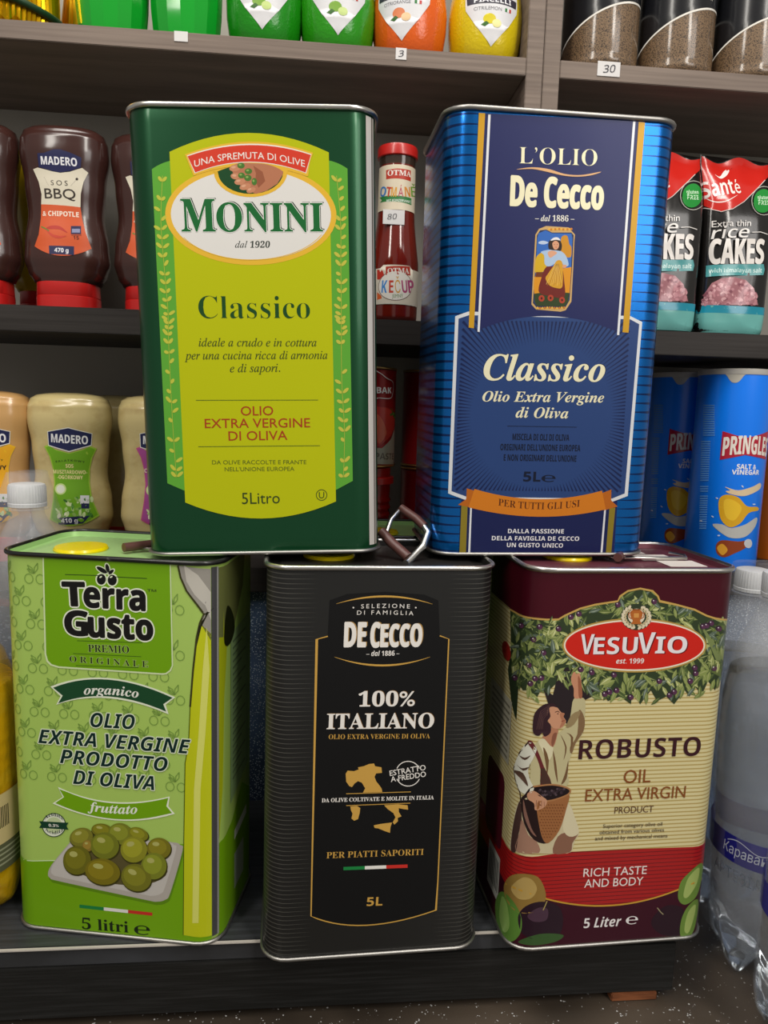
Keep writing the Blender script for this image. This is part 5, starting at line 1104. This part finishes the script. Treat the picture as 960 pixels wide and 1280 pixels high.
MA = Matrix.Translation((-.3165, .640, .0004)); t = pet(MA, 'clear water bottle with white cap behind the light green tin', 'bottles at the left', H=.332, r=.0395, level=.225)
band(t, MA, .0401, .07, .16, '6c7078')
M_OIL = mat('yellow_oil_plastic', 'e0b818', .08, alpha=.45, bump=((60, 60, 60), .3, .003)); M_OILF = mat('sunflower_oil', 'd8a404', .08, 0, .3, bump=((90, 90, 45), .8, .006), grain=((40, 40, 60), 'f0d048', .5, .7))
MO = Matrix.Translation((-.3345, .535, .0004)); t = pet(MO, 'yellow sunflower oil bottle with paper label, cut off by the left picture edge', 'bottles at the left', H=.26, r=.0535, level=.185, oil=M_OIL, fill=M_OILF, capm=mat('yellow_cap', 'd8b010', .4))
def oart(A, S):
    A.poly('paper_label', [(-.16, .04), (.16, .04), (.16, .062), (-.16, .062)], '5c5c48', 2, True)
    for k in range(14): A.poly('barcode_label', [(.050+k*.0016, .075), (.0508+k*.0016, .075), (.0508+k*.0016, .092), (.050+k*.0016, .092)], '2c2a20', 3, True)
    for k in range(4): A.poly('small_print', [(.03, .045+k*.004), (.09, .045+k*.004), (.09, .0465+k*.004), (.03, .0465+k*.004)], '9c9c84', 3, True)
band(t, MO, .0541, .04, .102, 'cdb888', oart)
# shrink wrap: a wrinkled film stretched over each pack
def wrap(name, pts, label, seed, a):
    bm = bmesh.new()
    for p in pts: bm.verts.new(p)
    bmesh.ops.convex_hull(bm, input=bm.verts); bmesh.ops.delete(bm, geom=[v for v in bm.verts if not v.link_faces], context='VERTS')
    bmesh.ops.subdivide_edges(bm, edges=[e for e in bm.edges if e.calc_length() > .02], cuts=3, use_grid_fill=True); bmesh.ops.triangulate(bm, faces=bm.faces)
    for v in bm.verts: v.co += Vector((noise.noise(v.co*30), noise.noise(v.co*30+Vector((9, 0, 0))), noise.noise(v.co*22+Vector((0, 9, 0)))))*.0022
    me = bpy.data.meshes.new(name); bm.to_mesh(me); bm.free()
    for p in me.polygons: p.use_smooth = True
    o = link(name, me, None, mat('milky_film', 'cfd0d8', .25, alpha=a*.75, bump=((35, 35, 18), .9, .01))); return tag(o, label, 'plastic wrap', 'shrink wrap')
def bring(M, r, zs): return [M @ Vector((r*q*math.cos(R(a)), r*q*math.sin(R(a)), z)) for z, q in zs for a in range(0, 360, 24)]
zs = [(.03, 1.05), (.12, 1.05), (.2, 1.06), (.25, 1.02), (.30, .62), (.334, .42)]
wrap('shrink_wrap', bring(Mw, .043, [(z*1.045, q) for z, q in zs])+bring(Matrix.Translation((.345, .664, zc0)), .043, zs), 'wrinkled milky film around the water bottles on the right', 1, .16)
wrap('shrink_wrap', bring(MA, .0395, [(.1, 1.04), (.2, 1.05), (.25, 1.04), (.30, .65), (.337, .42)])+[Vector((-.300, .652, .318)), Vector((-.292, .655, .29)), Vector((-.28, .65, .24)), Vector((-.345, .65, .30))], 'wrinkled milky film over the water bottle at the left', 2, .22)
# ================================================================== typeset the print, then make the copies
keys = {t_[0] for a in ARTS for t_ in a.T}; keys |= {('H', k[1], 0, 1) for k in keys}
set_type(sorted(keys, key=lambda k: (k[0], str(k[1]), k[2], k[3])))
for a in ARTS: a.build()
for nm, M, label in DUPS: dup({'BBQ': BBQ, 'BAG': BAG}[nm], M, label)
dup(TERRA, tinmat(.030, .664, 0.0004, .085, 0, 0), 'second light green oil tin standing behind the black tin, only its lid showing')
